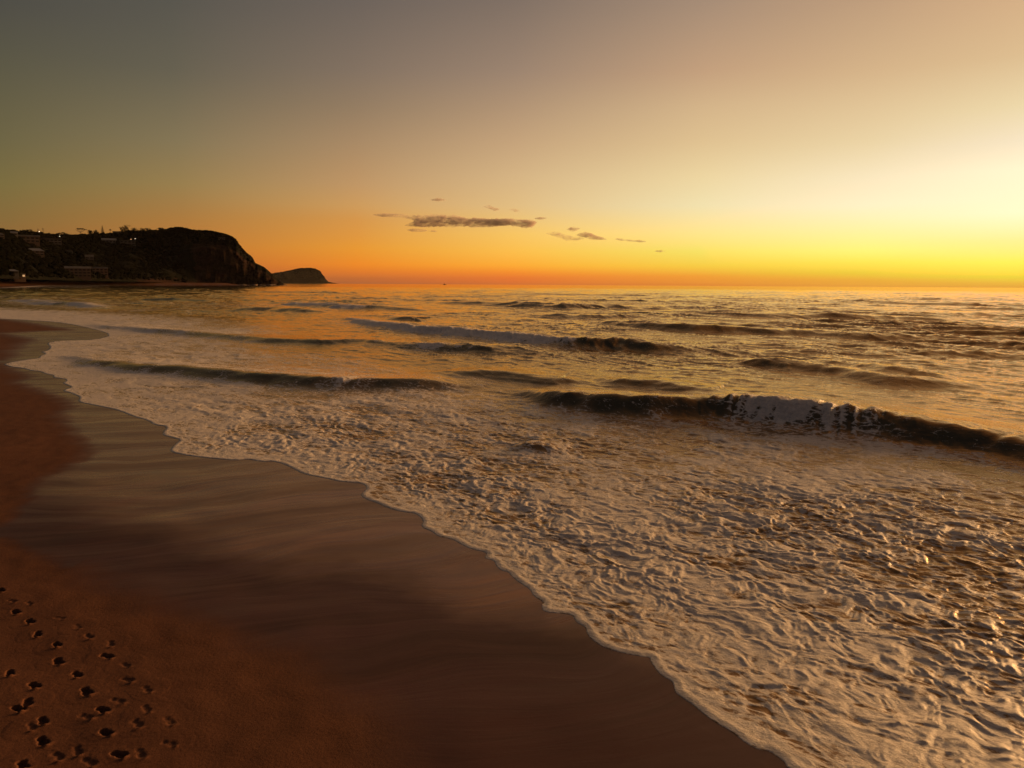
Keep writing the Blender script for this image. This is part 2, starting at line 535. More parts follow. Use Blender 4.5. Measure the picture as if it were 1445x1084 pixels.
def sand_top(x, y):
    P = np.stack([x, y], -1); s = shore_s(P); w = wetness(P, s)
    z = sand_z(x, y, s) + (1 - w) * (.006 * gn(x / .35, y / .35, 56))
    return z + 0.0020 * gn((x * .9 + y * .4) / 4 + .5 * gn(x / 2.5, y / 2.5, 58), (-x * .4 + y * .9) / .55 + .8 * gn(x / 3, y / 3, 59), 55) * w, w


ORD = ['first', 'second', 'third', 'fourth', 'fifth', 'sixth', 'seventh', 'eighth', 'ninth', 'tenth', 'eleventh', 'twelfth', 'thirteenth', 'fourteenth', 'fifteenth']


FPA = [(R(-36 + random.uniform(-16, 16)), random.uniform(.92, 1.12), (1 if i % 2 else -1) * .012) for i in range(len(FP))]


def prints(x, y):
    """depth pressed into the sand by every footprint, and the sand pushed up beside them"""
    dep = np.zeros_like(x); up = np.zeros_like(x)
    for i, (px, py, st, tr) in enumerate(FP):
        cx, cy = FPW[i]
        m = np.nonzero(np.hypot(x - cx, y - cy) < .5)[0]
        if not len(m): continue
        a, k, lat = FPA[i]
        dx = x[m] - cx; dy = y[m] - cy
        u = dx * math.cos(a) + dy * math.sin(a); w = -dx * math.sin(a) + dy * math.cos(a)
        nz = gn(x[m] / .06, y[m] / .06, 300 + i)
        k = k * .70
        uu = u / k + .016 * nz; ww = w / k + .014 * gn(x[m] / .05, y[m] / .05, 350 + i)
        e0 = .80 if st > .7 else .35
        ball = 1 - sstep(e0, 1.12, np.sqrt(((uu - .050) / .088) ** 2 + ((ww - lat) / .062) ** 2))
        heel = 1 - sstep(e0, 1.12, np.sqrt(((uu + .075) / .062) ** 2 + ((ww + lat) / .052) ** 2))
        brid = (1 - sstep(e0 * .8, 1.15, np.sqrt((uu / .115) ** 2 + (ww / .046) ** 2))) * (.25 if i in (1, 3, 7, 9, 13, 18) else .95)
        dd = np.maximum.reduce([ball * .066, heel * .06, brid * .05]) * (st if st > .7 else st * .34)
        dep[m] = np.maximum(dep[m], dd + .004 * nz * (dd > .004))
        rim = .020 * np.exp(-(((uu - .170) / .030) ** 2 + ((ww + .02) / .050) ** 2)) * (1 + .5 * nz)
        rim += .003 * np.exp(-((np.sqrt((uu / .19) ** 2 + (ww / .11) ** 2) - 1) / .30) ** 2) * np.clip(.4 + nz, 0, 1.4)
        up[m] = np.maximum(up[m], rim * st)
    return up * (1 - sstep(.004, .03, dep)) - dep


def build_footprints():
    cnt = {'m': 0, 'l': 0, 'r': 0}
    for i, (px, py, st, tr) in enumerate(FP):
        cx, cy = FPW[i]
        n = 56
        g = np.linspace(-.33, .33, n)
        U, Wv = np.meshgrid(g, g)
        x = cx + U.ravel(); y = cy + Wv.ravel()
        z0, wt = sand_top(x, y)
        e = np.hypot(x - cx, y - cy)
        z = z0 + prints(x, y) - .0055 * sstep(.22, .33, e) + .0014 + .0006 * (i % 3)
        other = np.min([np.hypot(x - a, y - b) for k, (a, b) in enumerate(FPW) if k != i], axis=0)
        keep = (e < .325) & (e < other + .02)
        Q = grid_faces(n, n, keep)
        V, Q, A = compact(np.stack([x - cx, y - cy, z], -1), Q, {'wet': wt})
        o = mesh_np('footprint', V, Q, M_SAND, attrs=A)
        o.location = (cx, cy, 0)
        j = cnt[tr]; cnt[tr] += 1
        lab = {'m': f'{ORD[j]} dark footprint from the far end of the long middle track',
               'l': f'{ORD[j]} footprint from the far end of the scattered track at lower left',
               'r': f'{ORD[j]} shallow footprint from the far end of the faint track nearest the wet sand'}[tr]
        tag(o, lab, 'footprint', {'m': 'dark footprints in the middle track', 'l': 'footprints scattered at lower left', 'r': 'faint footprints nearest the wet sand'}[tr])


# ------------------------------------------------------------------ sea
# crest lines: photo pixels with the crest height (m); front width, back width, and how much of it has broken (white)
W = [
    dict(p=[(92, 501, 0.02, .5), (115, 504, 0.09, .6), (150, 511, 0.21, .15), (220, 517, 0.29, 0), (300, 523, 0.32, 0), (380, 530, 0.34, .05), (450, 535, 0.36, .12), (490, 537, 0.36, .62), (520, 538, 0.35, .25), (590, 540, 0.33, .1), (650, 546, 0.11, 0), (690, 550, 0.02, 0)], wf=.85, wb=2.6),
    dict(p=[(735, 554, .03, 0), (765, 556, .3, .1), (800, 558, .5, .45), (850, 562, .58, .3), (920, 566, .66, .2), (985, 568, .62, .1), (1015, 567, .68, .3), (1045, 567, .74, .5), (1080, 568, .80, .75), (1115, 572, .82, .95), (1150, 577, .80, .85), (1185, 581, .77, .65), (1215, 585, .74, .48), (1250, 590, .70, .28), (1275, 595, .66, .03), (1330, 604, .58, 0), (1400, 618, .52, 0), (1445, 628, .48, 0), (1560, 652, .42, .1), (1800, 702, .35, .2)], wf=.80, wb=3.0),
    dict(p=[(135, 457, 0.02, .2), (170, 461, 0.19, .5), (230, 465, 0.27, .7), (300, 472, 0.27, .25), (370, 479, 0.27, .1), (450, 484, 0.26, .05), (500, 483, 0.20, 0), (560, 487, 0.24, .2), (610, 490, 0.32, .7), (660, 492, 0.35, .55), (700, 496, 0.32, .2), (745, 502, 0.15, 0), (790, 508, 0.02, 0)], wf=1.1, wb=3.2),
    dict(p=[(490, 451, 0.03, .2), (515, 455, 0.35, 1), (560, 460, 0.48, 1), (610, 465, 0.53, 1), (660, 469, 0.56, 1), (720, 475, 0.61, 1), (775, 480, 0.64, .9), (805, 482, 0.69, .8), (830, 482, 0.72, .45), (850, 482, 0.74, .12), (870, 482, 0.74, 0), (900, 485, 0.67, 0), (950, 492, 0.43, 0), (1000, 500, 0.16, 0), (1040, 506, 0.02, 0)], wf=1.2, wb=3.6),
    dict(p=[(840, 457, .03, 0), (880, 459, .5, 0), (930, 461, .62, 0), (985, 464, .7, .05), (1040, 465, .6, 0), (1090, 469, .5, 0), (1135, 474, .2, 0), (1160, 477, .02, 0)], wf=1.4, wb=4),
    dict(p=[(1100, 474, .03, 0), (1150, 473, .35, 0), (1200, 475, .5, 0), (1250, 479, .42, 0), (1300, 481, .2, 0), (1330, 482, .02, 0)], wf=1.4, wb=4),
    dict(p=[(1040, 511, .03, 0), (1075, 513, .35, .1), (1100, 514, .42, .2), (1145, 521, .36, .1), (1200, 528, .34, 0), (1260, 539, .34, .1), (1330, 546, .2, 0), (1390, 552, .03, 0)], wf=1.1, wb=3),
    dict(p=[(1140, 516, .03, 0), (1180, 518, .3, 0), (1215, 522, .24, 0), (1260, 528, .34, 0), (1300, 533, .26, 0), (1350, 540, .03, 0)], wf=.9, wb=2.6),
    dict(p=[(840, 542, .03, 0), (885, 543, .26, 0), (930, 545, .32, .05), (965, 552, .26, 0), (1000, 559, .2, 0), (1040, 566, .02, 0)], wf=.9, wb=2.4),
    dict(p=[(610, 528, .03, 0), (650, 529, .22, 0), (700, 530, .28, 0), (750, 537, .24, 0), (790, 541, .26, .05), (835, 546, .03, 0)], wf=.9, wb=2.4),
    dict(p=[(590, 427, .05, 0), (640, 428, .5, 0), (690, 428, .7, .1), (740, 431, .7, 0), (800, 433, .75, 0), (850, 435, .4, 0), (900, 438, .05, 0)], wf=2.6, wb=7),
    dict(p=[(400, 428, .05, .3), (425, 430, .5, .9), (465, 431, .6, .6), (495, 433, .65, 1), (530, 433, .7, .4), (570, 436, .5, .1), (610, 440, .05, 0)], wf=2.4, wb=6),
    dict(p=[(900, 439, .05, 0), (960, 441, .45, 0), (1050, 445, .6, 0), (1120, 447, .7, 0), (1200, 447, .8, 0), (1270, 449, .6, 0), (1350, 453, .3, 0), (1420, 455, .05, 0)], wf=2.2, wb=6),
    dict(p=[(190, 424, .05, 0), (215, 423, .6, 0), (250, 422, .75, 0), (285, 425, .4, 0), (310, 427, .05, 0)], wf=2.6, wb=6),
    dict(p=[(310, 438, .05, 0), (345, 437, .45, 0), (390, 436, .5, .1), (430, 440, .4, 0), (470, 443, .05, 0)], wf=2, wb=5),
    dict(p=[(40, 428, .05, .5), (70, 428, .5, 1), (105, 428, .6, .7), (135, 432, .5, 1), (165, 438, .1, .3)], wf=2.2, wb=5),
    dict(p=[(10, 425, .05, .3), (45, 424, .45, .9), (85, 426, .45, .5), (120, 429, .05, .1)], wf=2.2, wb=5),
    dict(p=[(740, 446, .05, 0), (780, 446, .42, 0), (830, 447, .5, 0), (890, 448, .3, 0), (940, 450, .05, 0)], wf=1.8, wb=5),
    dict(p=[(1280, 500, .03, 0), (1320, 500, .3, 0), (1380, 502, .3, 0), (1450, 506, .3, 0), (1520, 511, .03, 0)], wf=1.2, wb=3.4),
    dict(p=[(505, 447, .03, .2), (535, 447, .35, .5), (575, 451, .45, .15), (600, 455, .03, 0)], wf=1.6, wb=4),
    dict(p=[(720, 632, .01, .2), (745, 628, .16, 0), (775, 632, .14, 0), (800, 640, .01, .3)], wf=.45, wb=.9),
    dict(p=[(1250, 470, .03, 0), (1330, 470, .3, 0), (1445, 476, .32, 0), (1560, 482, .05, 0)], wf=1.6, wb=4.5),
    dict(p=[(1180, 428, .05, 0), (1260, 428, .55, 0), (1360, 430, .55, 0), (1480, 433, .05, 0)], wf=3, wb=8),
    dict(p=[(640, 415, .05, 0), (760, 415, .6, 0), (900, 417, .6, 0), (1000, 418, .05, 0)], wf=5, wb=12),
    dict(p=[(300, 412, .05, 0), (380, 412, .6, 0), (470, 413, .6, 0), (560, 414, .05, 0)], wf=5, wb=12),
]

WAVE_DIR = math.radians(-143)      # the swell runs towards the beach


def sea_height(x, y, s, rsp):
    """height, foam amount and calmness at points; rsp = grid spacing there"""
    d = -s
    r = np.hypot(x, y)
    dn = np.maximum(d, 0)
    deep = sstep(10, 30, dn)
    z = np.zeros_like(x)
    # wind sea and swell
    rg = np.random.default_rng(5)
    wx = x + 2.2 * gn(x / 19, y / 19, 71) + .5 * gn(x / 5, y / 5, 72); wy = y + 2.2 * gn(x / 19, y / 19, 73) + .5 * gn(x / 5, y / 5, 74)
    patch = .45 + .9 * np.clip(.5 + gn(x / 31, y / 22, 75), 0, 1.3)
    ch = np.zeros_like(x)
    for i in range(74):
        lam = .7 * (46 / .7) ** (i / 73) * rg.uniform(.9, 1.1)
        th = WAVE_DIR + rg.normal(0, .34 if lam > 8 else .60)
        amp = .0052 * lam ** .45 * rg.uniform(.6, 1.25)
        k = math.tau / lam; ph = rg.uniform(0, math.tau)
        a = amp * np.clip((lam / (rsp * 2.2) - 1) * .8, 0, 1)
        t = (wx * math.cos(th) + wy * math.sin(th)) * k + ph
        c = np.sin(t)
        ch += a * (c + .28 * (1 - 2 * c * c) * (-1) * .5)
    z += ch * patch * (.16 + .84 * deep) * np.clip(dn / 6, 0, 1)
    # directional coherent chop (broken crests) at short scale
    wu = (wx * math.cos(WAVE_DIR) + wy * math.sin(WAVE_DIR)); wv = (-wx * math.sin(WAVE_DIR) + wy * math.cos(WAVE_DIR))
    lod = np.clip(1.6 / (rsp * 2.2) - .6, 0, 1)
    lod2 = np.clip(.7 / (rsp * 2.2) - .5, 0, 1)
    wq = wu + .3 * gn(wu / 1.2, wv / 1.6, 77); wp = wv + .3 * gn(wu / 1.1, wv / 1.3, 78)
    thin = lambda n, c: np.clip(1 - 2.4 * np.abs(n) - c, 0, 1) / (1 - c)
    z += (lod * .075 * thin(gn(wq / 1.5, wp / 4.0, 76), .45) + lod2 * .036 * thin(gn(wq / .62, wp / 1.5, 79), .40)) * patch * (.15 + .85 * deep) * np.clip(dn / 6, 0, 1)
    l3 = np.clip(4 / (rsp * 2.2) - .7, 0, 1); l4 = np.clip(9 / (rsp * 2.2) - .7, 0, 1)
    far_ = sstep(25, 80, dn)
    wu0 = wx * math.cos(WAVE_DIR) + wy * math.sin(WAVE_DIR)
    z += far_ * patch * (.16 * l3 * thin(gn(wu0 / 3.6, wv / 13, 81), .50) + .19 * l4 * thin(gn(wu0 / 8.5, wv / 34, 82), .50)
                         + .10 * np.clip(18 / (rsp * 2.2) - .7, 0, 1) * thin(gn(wu0 / 19, wv / 80, 83), .55))
    # ---- traced waves
    foam = np.zeros_like(x); wl = np.zeros_like(x); rough = np.zeros_like(x)
    for wi, w in enumerate(W):
        q = np.array(w['p'], float)
        L = ground(q[:, 0], q[:, 1], q[:, 2])
        pad = w['wb'] * 4
        m = (x > L[:, 0].min() - pad) & (x < L[:, 0].max() + pad) & (y > L[:, 1].min() - pad) & (y < L[:, 1].max() + pad)
        ii = np.nonzero(m)[0]
        if not len(ii): continue
        sc = w['wb']
        xx = x[ii] + .5 * sc * .22 * gn(x[ii] / (sc * 1.3), y[ii] / (sc * 1.3), 500 + wi) ; yy = y[ii] + sc * .16 * gn(x[ii] / (sc * 1.1), y[ii] / (sc * 1.1), 530 + wi)
        dd, par, sd = seg_dist(np.stack([xx, yy], -1), L, True)
        # seaward side positive
        fr = dd * np.where(sd > 0, 1, -1)
        if wi == 0: pass
        h = np.interp(par, np.arange(len(q)), q[:, 2]); br = np.interp(par, np.arange(len(q)), q[:, 3])
        h = h * (1 + .16 * gn(par * 1.7, par * 0 + wi, 560)) 
        endf = sstep(0, .25, par) * (1 - sstep(len(q) - 1.25, len(q) - 1, par))
        h = h * endf
        wf, wb = w['wf'], w['wb']
        prof = np.where(fr < 0, np.exp(-(np.abs(fr) / wf) ** 2.2), 1 / (1 + (fr / wb) ** 2) * np.exp(-(fr / (wb * 1.8)) ** 2))
        z[ii] += h * prof
        z[ii] -= .04 * h * np.exp(-((fr + wf * 2.0) / (wf * .9)) ** 2)
        # broken part: a tumbling white roller on the front face, lace behind
        arc = np.concatenate([[0], np.cumsum(np.hypot(*np.diff(L, axis=0).T))]); al = np.interp(par, np.arange(len(q)), arc)
        n1 = gn(xx / .55, yy / .55, 600 + wi); n2 = .6 * gn(xx / .22, yy / .22, 620 + wi) + .6 * gn(al / .16, fr / .7, 660 + wi)
        br2 = np.clip(br + .35 * gn(par * 3.1, par * 0 + .5, 570 + wi), 0, 1) * sstep(.02, .12, h)
        n3 = gn(xx / .11, yy / .11, 640 + wi)
        lo = np.clip(.5 / (rsp[ii] * 1.6), 0, 1)
        bq = np.clip(br2 * 1.1 + lo * (.30 * n1 + .24 * n2) - .12, 0, 1.0)
        roll = bq * np.exp(-((fr + wf * (.10 + .50 * br2)) / (wf * (.28 + .72 * br2))) ** 2)
        z[ii] += np.minimum(roll, 1) * (.02 * h + lo * (.22 * np.abs(n1) + .13 * np.abs(gn(xx / .26, yy / .26, 680 + wi)) + .05 * np.abs(n3)) * np.clip(h, .2, 1) * (.35 + .65 * sstep(.2, -.5, fr / wf)))
        fo = np.maximum(roll * (1.0 + .4 * sstep(.4, .8, br2)), br2 * .42 * np.exp(-((fr + wf * 1.2) / (wf * 2.2)) ** 2))
        fo = np.maximum(fo, .30 * br2 * np.exp(-((fr - wb * .4) / (wb * .9)) ** 2))
        foam[ii] = np.maximum(foam[ii], fo)
        rough[ii] = np.maximum(rough[ii], h * np.exp(-((fr + wf * .45) / (wf * 1.05)) ** 2) * (1 - np.clip(br2 * 1.6, 0, 1)))
        wl[ii] = np.maximum(wl[ii], h * np.exp(-(fr / (wf * 1.6)) ** 2))
    # ---- wash between the breakers and the beach
    nb = fbm(x / 7.5, y / 7.5, 130, 3)
    wu2 = x * math.cos(2.45) + y * math.sin(2.45); wv2 = -x * math.sin(2.45) + y * math.cos(2.45)   # along and across the wave fronts
    base = .72 - .20 * sstep(1.5, 8, dn) - .26 * sstep(8, 16, dn) - .36 * sstep(14, 20, dn)
    left = sstep(22, 48, r) * (1 - sstep(130, 260, r))
    base = base + .15 * left * (1 - sstep(10, 16, dn))
    # the smooth golden trough in front of the big wave's right end
    G = ground(np.array([1180, 1330, 1460, 1700.0]), np.array([650, 668, 690, 740.0]))
    base = base - .25 * np.exp(-(seg_dist(np.stack([x, y], -1), G) / .9) ** 2) * (r < 60)
    base = base + .22 * sstep(4, 9, x) * (1 - sstep(30, 45, r)) * sstep(4, 10, dn)
    surf_far = (1 - sstep(55, 90, dn)) * .30 * sstep(80, 140, r) * (x < -20)
    base = base + surf_far
    wash = sstep(.06, .5, base)
    fz = base + .42 * nb + .24 * gn(wu2 / 2.1, wv2 / .9, 131)
    fz = np.where(wash > 0, fz - .03 + 0 * wash, 0) 
    foam = np.maximum(foam, np.clip(fz, 0, 1.1) * sstep(.02, .12, base))
    foam = foam * (1 - .92 * sstep(.07, .26, rough))
    # lumps of the wash
    sel = np.nonzero((wash > 0.01) & (dn > -.2) & (r < 240))[0]
    xs, ys = wu2[sel], wv2[sel]; rs = rsp[sel]; ds = dn[sel]
    qx = xs + .34 * gn(xs / 1.3, ys / 1.0, 140) + .11 * gn(xs / .35, ys / .35, 148); qy = ys + .26 * gn(xs / 1.1, ys / .9, 141) + .11 * gn(xs / .35, ys / .35, 149)
    big = .6 * gn(qx / 2.3, qy / 1.4, 142) + .6 * gn(qx / 1.1, qy / .8, 153)
    md = 2.0 * np.abs(gn(qx / .58, qy / .44, 143)) - .6
    md2 = 1.5 * gn(qx / .27, qy / .22, 146) + .5 * (1 - 2.4 * np.abs(gn(qx / .34, qy / .28, 152)))
    sm = 1.2 * np.abs(gn(qx / .13, qy / .11, 144)) - .4 + 1.1 * gn(qx / .145, qy / .12, 151)
    ti = gn(qx / .095, qy / .075, 145)
    lodf = lambda lam: np.clip(lam / (rs * 2) - .7, 0, 1)
    amt = wash[sel] * (np.clip(ds / 2.2, 0, 1) * .85 + .15) * (1 - .35 * sstep(6, 12, ds))
    rugged = (1 - .5 * left[sel]) * (.65 + .7 * np.clip(gn(xs / 6, ys / 3.5, 147) + .3, -.4, .9))
    lump = amt * rugged * (.062 * big * np.clip(ds / 3, 0, 1) + .016 * md * lodf(.45) + .018 * md2 * lodf(.24) + .013 * sm * lodf(.13) + .010 * ti * lodf(.085))
    z[sel] += lump
    crest = md * .3 + md2 * .5 + sm * .2
    foam[sel] += wash[sel] * (.20 * crest + .30 * big * np.clip(ds / 2, 0, 1))
    # leading lip on the sand
    lipn = .75 + .5 * np.clip(gn(x / 1.7, y / 1.7, 150) + .3, 0, 1)
    mean = .009 * (1 - np.exp(-dn / .06)) * lipn + .005 * np.exp(-((dn - .10) / .05) ** 2) + .012 * np.clip(dn, 0, 25)
    z = z * np.clip(dn / .25, 0, 1) + mean
    foam = np.maximum(foam, .98 * np.exp(-((dn - .10) / .16) ** 2) * (r < 90))
    # land side: tuck under the sand
    z = np.where(s > 0, 0.025 * s - .25 * np.clip(s / .05, 0, 1) - .01, z)
    calm = 1 - sstep(4, 30, dn) * 1.0
    sandy = (1 - sstep(7, 19, dn)) * (1 - .9 * sstep(.1, .35, rough))
    return z, np.clip(foam, 0, 1.2), calm, sandy


def build_sea():
    rr = rows(5.2, 9300, .017, .62, .0044)
    rr = np.concatenate([rr[rr < 900], np.geomspace(900, 9300, 160)])
    nc = 1560
    X, Y, B = polar(rr, -60, 57, nc)
    x = X.ravel(); y = Y.ravel(); P = np.stack([x, y], -1)
    s = shore_s(P)
    sp = np.gradient(rr)
    rsp = np.repeat(np.maximum(sp, rr * R(117) / nc), nc).astype(np.float32)
    z = np.full(len(x), -.5); foam = np.zeros(len(x)); calm = np.ones(len(x)); sandy = np.ones(len(x))
    k = np.nonzero(s < .3)[0]
    z[k], foam[k], calm[k], sandy[k] = sea_height(x[k], y[k], s[k], rsp[k])
    dn = -s
    keep = s < .06
    Q = grid_faces(*X.shape, keep)
    V = np.stack([x, y, z], -1)
    # the wash on the beach side is its own sheet of foam
    fo = (dn[Q].mean(1) < 7.5) & (B.ravel()[Q].mean(1) < 110)
    for nm, sel, kd, lb, ct in (('sea', ~fo, 'structure', 'sunset coloured sea with breaking waves reaching the horizon', 'sea'),
                                ('sea_foam', fo, 'stuff', 'white lumpy foam of the wash sliding up the wet sand', 'foam')):
        v, q, A = compact(V, Q[sel], {'foam': foam, 'calm': calm, 'sandy': sandy})
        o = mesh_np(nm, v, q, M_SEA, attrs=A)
        tag(o, lb, ct, kind=kd)


def build_spray():
    bv, bf = ico(); vv = []; ff = []; n = 0
    for wi, cnt in ((1, 3000), (3, 1600), (0, 300)):
        q = np.array(W[wi]['p'], float); wf = W[wi]['wf']
        L = ground(q[:, 0], q[:, 1], q[:, 2])
        arc = np.concatenate([[0], np.cumsum(np.hypot(*np.diff(L, axis=0).T))])
        done = 0
        while done < cnt:
            a = random.uniform(arc[0], arc[-1])
            br = np.interp(a, arc, q[:, 3]); h = np.interp(a, arc, q[:, 2])
            br = br * (.55 + .9 * float(np.clip(gn(np.array(a * .9), np.array(3.3), 801) + .4, 0, 1)))
            if random.random() > br - .15: continue
            c = np.array([np.interp(a, arc, L[:, 0]), np.interp(a, arc, L[:, 1])])
            k = min(len(L) - 2, int(np.searchsorted(arc, a) - 1)); e = L[k + 1] - L[k]; e /= np.linalg.norm(e)
            nrm = np.array([-e[1], e[0]])                      # towards the sea
            f = random.gauss(-.30 * wf, .38 * wf)
            z = h * math.exp(-(abs(min(f, 0)) / wf) ** 2.2) + abs(random.gauss(0, .08)) * (.4 + h) * (1 if f > -.6 * wf else .5) - .02
            r = random.choice((.008, .010, .012, .016, .022)) * (1 if wi < 3 else 1.5)
            p = c + nrm * f
            vv.append(bv * np.array([r * random.uniform(.8, 1.8), r, r * random.uniform(.7, 1.3)]) + np.array([p[0], p[1], z])); ff.append(bf + n); n += 12; done += 1
    o = mesh_np('sea_spray', np.concatenate(vv), np.concatenate(ff), M_SPRAY)
    tag(o, 'white droplets and froth thrown up along the breaking crests', 'spray', kind='stuff')


M_SPRAY = plain('froth', (.62, .57, .53), .5, .4, .1, 3.0)

# ------------------------------------------------------------------ headlands
SIL = [(-160, 330), (-60, 327), (0, 325), (10, 327), (22, 328.5), (36, 330.5), (48, 330), (62, 332), (80, 333.5), (105, 334), (125, 333), (140, 332), (160, 331.5), (175, 329), (190, 327.5),
       (208, 328), (222, 327), (240, 325.5), (248, 323), (258, 322.6), (268, 324), (280, 326.5), (296, 326.5), (308, 328), (321, 331), (330, 334.5), (336, 338.5), (339.5, 345), (345, 353),
       (350, 358.5), (355, 360), (358.5, 364), (361.5, 371), (367, 373.5), (374, 377), (382, 384.5), (388, 390), (394, 396), (400, 400.5), (408, 404), (416, 408)]
SIL2 = [(360, 394), (378, 388.5), (390, 386), (400, 384.8), (412, 382), (424, 379.4), (436, 379.2), (445, 380), (452, 383.5), (455, 388.8), (459, 393.2), (464, 398.4), (470, 399.6), (478, 401)]
DB = [(-160, 580), (0, 690), (60, 925), (150, 1145), (250, 1350), (330, 1395), (360, 1405), (382, 1408), (416, 1415)]
DW = [(-160, 420), (0, 420), (150, 400), (240, 300), (290, 170), (330, 95), (345, 75), (362, 55), (382, 40), (416, 30)]
SILP = np.array(SIL, float); DBP = np.array(DB, float); DWP = np.array(DW, float); SIL2P = np.array(SIL2, float)


def hill_front(px, v):
    """point on the front slope of the near headland; v 0 at the foot, 1 on the ridge"""
    db = np.interp(px, DBP[:, 0], DBP[:, 1]); dw = np.interp(px, DWP[:, 0], DWP[:, 1])
    ys = np.interp(px, SILP[:, 0], SILP[:, 1])
    zr = at_dist(px, ys, db + dw)[..., 2]
    cl = sstep(235, 290, px)
    z0 = 7.4 - .0045 * np.clip(px, 0, 220) / 220 * 560 - 6.5 * sstep(215, 300, px)
    # town slope: steep at the foot then easing; cliff: a ledge of rock, a wall, a bushy cap
    g_t = .78 * v ** .85 + .22 * v ** 3
    g_c = .05 * sstep(0, .08, v) + .62 * sstep(.10, .46, v) + .33 * sstep(.40, 1, v) ** .9
    g = g_t * (1 - cl) + g_c * cl
    dist = db + dw * v
    z = z0 + (zr - z0) * g
    return dist, z, cl


def pt(px, dist, z):
    d = ray(px, np.full_like(np.asarray(px, float), 400.0))
    h = np.hypot(d[..., 0], d[..., 1])
    return np.stack([d[..., 0] / h * dist, d[..., 1] / h * dist, z], -1)


def build_headland():
    pxs = np.concatenate([np.arange(-160, 230, 1.6), np.arange(230, 417, .7)])
    vs = np.concatenate([np.linspace(0, 1, 54), 1 + np.linspace(.06, 1, 12)])
    PX, VV = np.meshgrid(pxs, vs)
    vf = np.minimum(VV, 1)
    dist, z, cl = hill_front(PX, vf)
    back = np.clip(VV - 1, 0, 1)
    z = z + (-8 - z) * back ** 1.5
    dist = dist + back * (60 + 420 * sstep(400, 240, PX) if False else back * 0 + 120 + 300 * (1 - sstep(240, 400, PX)))
    p = pt(PX, dist, z)
    x, y = p[..., 0], p[..., 1]
    rough = (4.5 * gn(x / 38, y / 38, 201) + 2.4 * gn(x / 14 + p[..., 2] / 9, y / 14, 202) + 1.2 * gn(x / 6 + p[..., 2] / 4, y / 6, 203))
    wgt = sstep(0, .12, VV) * (1 - .75 * sstep(.8, 1, VV))
    p[..., 2] += rough * wgt * (.5 + .5 * (1 - cl))
    # gullies and buttresses push the cliff in and out
    d2 = np.stack([x, y], -1) / np.hypot(x, y)[..., None]
    push = cl * wgt * (7 * gn(PX / 9, p[..., 2] / 22, 204) + 2.2 * gn(PX / 3.2, p[..., 2] / 7, 205) + 5 * np.abs(gn(PX / 24, p[..., 2] / 5, 206)))
    p[..., :2] += d2 * push[..., None]
    rock = cl * (1 - sstep(.50, .66, vf)) * sstep(262, 286, PX + 30 * (vf - .3))
    rock = np.maximum(rock, (1 - sstep(.03, .10, vf)) * sstep(170, 230, PX))
    V = p.reshape(-1, 3)
    Q = grid_faces(*PX.shape, np.ones(len(V), bool))
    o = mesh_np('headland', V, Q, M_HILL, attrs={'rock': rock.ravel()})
    tag(o, 'large dark headland with houses on its slope and a red brown cliff at its right end', 'headland', kind='structure')
    # far headland
    pxs = np.arange(352, 479, .8); vs = np.linspace(0, 2, 22)
    PX, VV = np.meshgrid(pxs, vs)
    ys = np.interp(PX, SIL2P[:, 0], SIL2P[:, 1])
    zr = at_dist(PX, ys, 8300.0)[..., 2]
    g = np.where(VV < 1, sstep(-.05, .9, VV), 1 - (VV - 1) ** 2)
    z = -4 + (zr + 4) * g
    z = z + (6.5 * gn(PX / 3.5, VV * 3, 211) + 5 * np.abs(gn(PX / 1.6, VV * 4, 212))) * sstep(0, .3, VV) * (VV < 1.3)
    p = pt(PX, 8000 + VV * 340, z)
    V = p.reshape(-1, 3)
    Q = grid_faces(*PX.shape, np.ones(len(V), bool))
    o = mesh_np('far_headland', V, Q, M_HILL, attrs={'rock': (.3 * (1 - np.minimum(VV, 1))).ravel()})
    tag(o, 'low hazy headland farther off beyond the tip of the large one', 'headland', kind='structure')
    # rocks at the foot of the cliff
    blob = ico()
    vv = []; ff = []; n = 0
    for i in range(70):
        px = random.uniform(255, 402); db = np.interp(px, DBP[:, 0], DBP[:, 1]) - random.uniform(-6, 20)
        c = pt(np.array(px), db, 0.0)
        r = random.uniform(1.0, 3.4)
        b = blob[0] * (1 + .35 * RNG.normal(size=(len(blob[0]), 1))) * np.array([r * 1.9, r * 1.5, r * .75])
        vv.append(b + c); ff.append(blob[1] + n); n += len(b)
    o = mesh_np('shore_rocks', np.concatenate(vv), np.concatenate(ff), M_ROCK, smooth=False)
    tag(o, 'rubble of dark rocks along the foot of the cliff', 'rocks', kind='stuff')


def ico():
    t = (1 + 5 ** .5) / 2
    v = np.array([(-1, t, 0), (1, t, 0), (-1, -t, 0), (1, -t, 0), (0, -1, t), (0, 1, t), (0, -1, -t), (0, 1, -t), (t, 0, -1), (t, 0, 1), (-t, 0, -1), (-t, 0, 1)], float) / math.hypot(1, t)
    f = np.array([(0, 11, 5), (0, 5, 1), (0, 1, 7), (0, 7, 10), (0, 10, 11), (1, 5, 9), (5, 11, 4), (11, 10, 2), (10, 7, 6), (7, 1, 8), (3, 9, 4), (3, 4, 2), (3, 2, 6), (3, 6, 8), (3, 8, 9), (4, 9, 5), (2, 4, 11), (6, 2, 10), (8, 6, 7), (9, 8, 1)])
    return v, f


M_ROCK = plain('shore_rock', (.11, .07, .05), .85, .3, .4, .3)


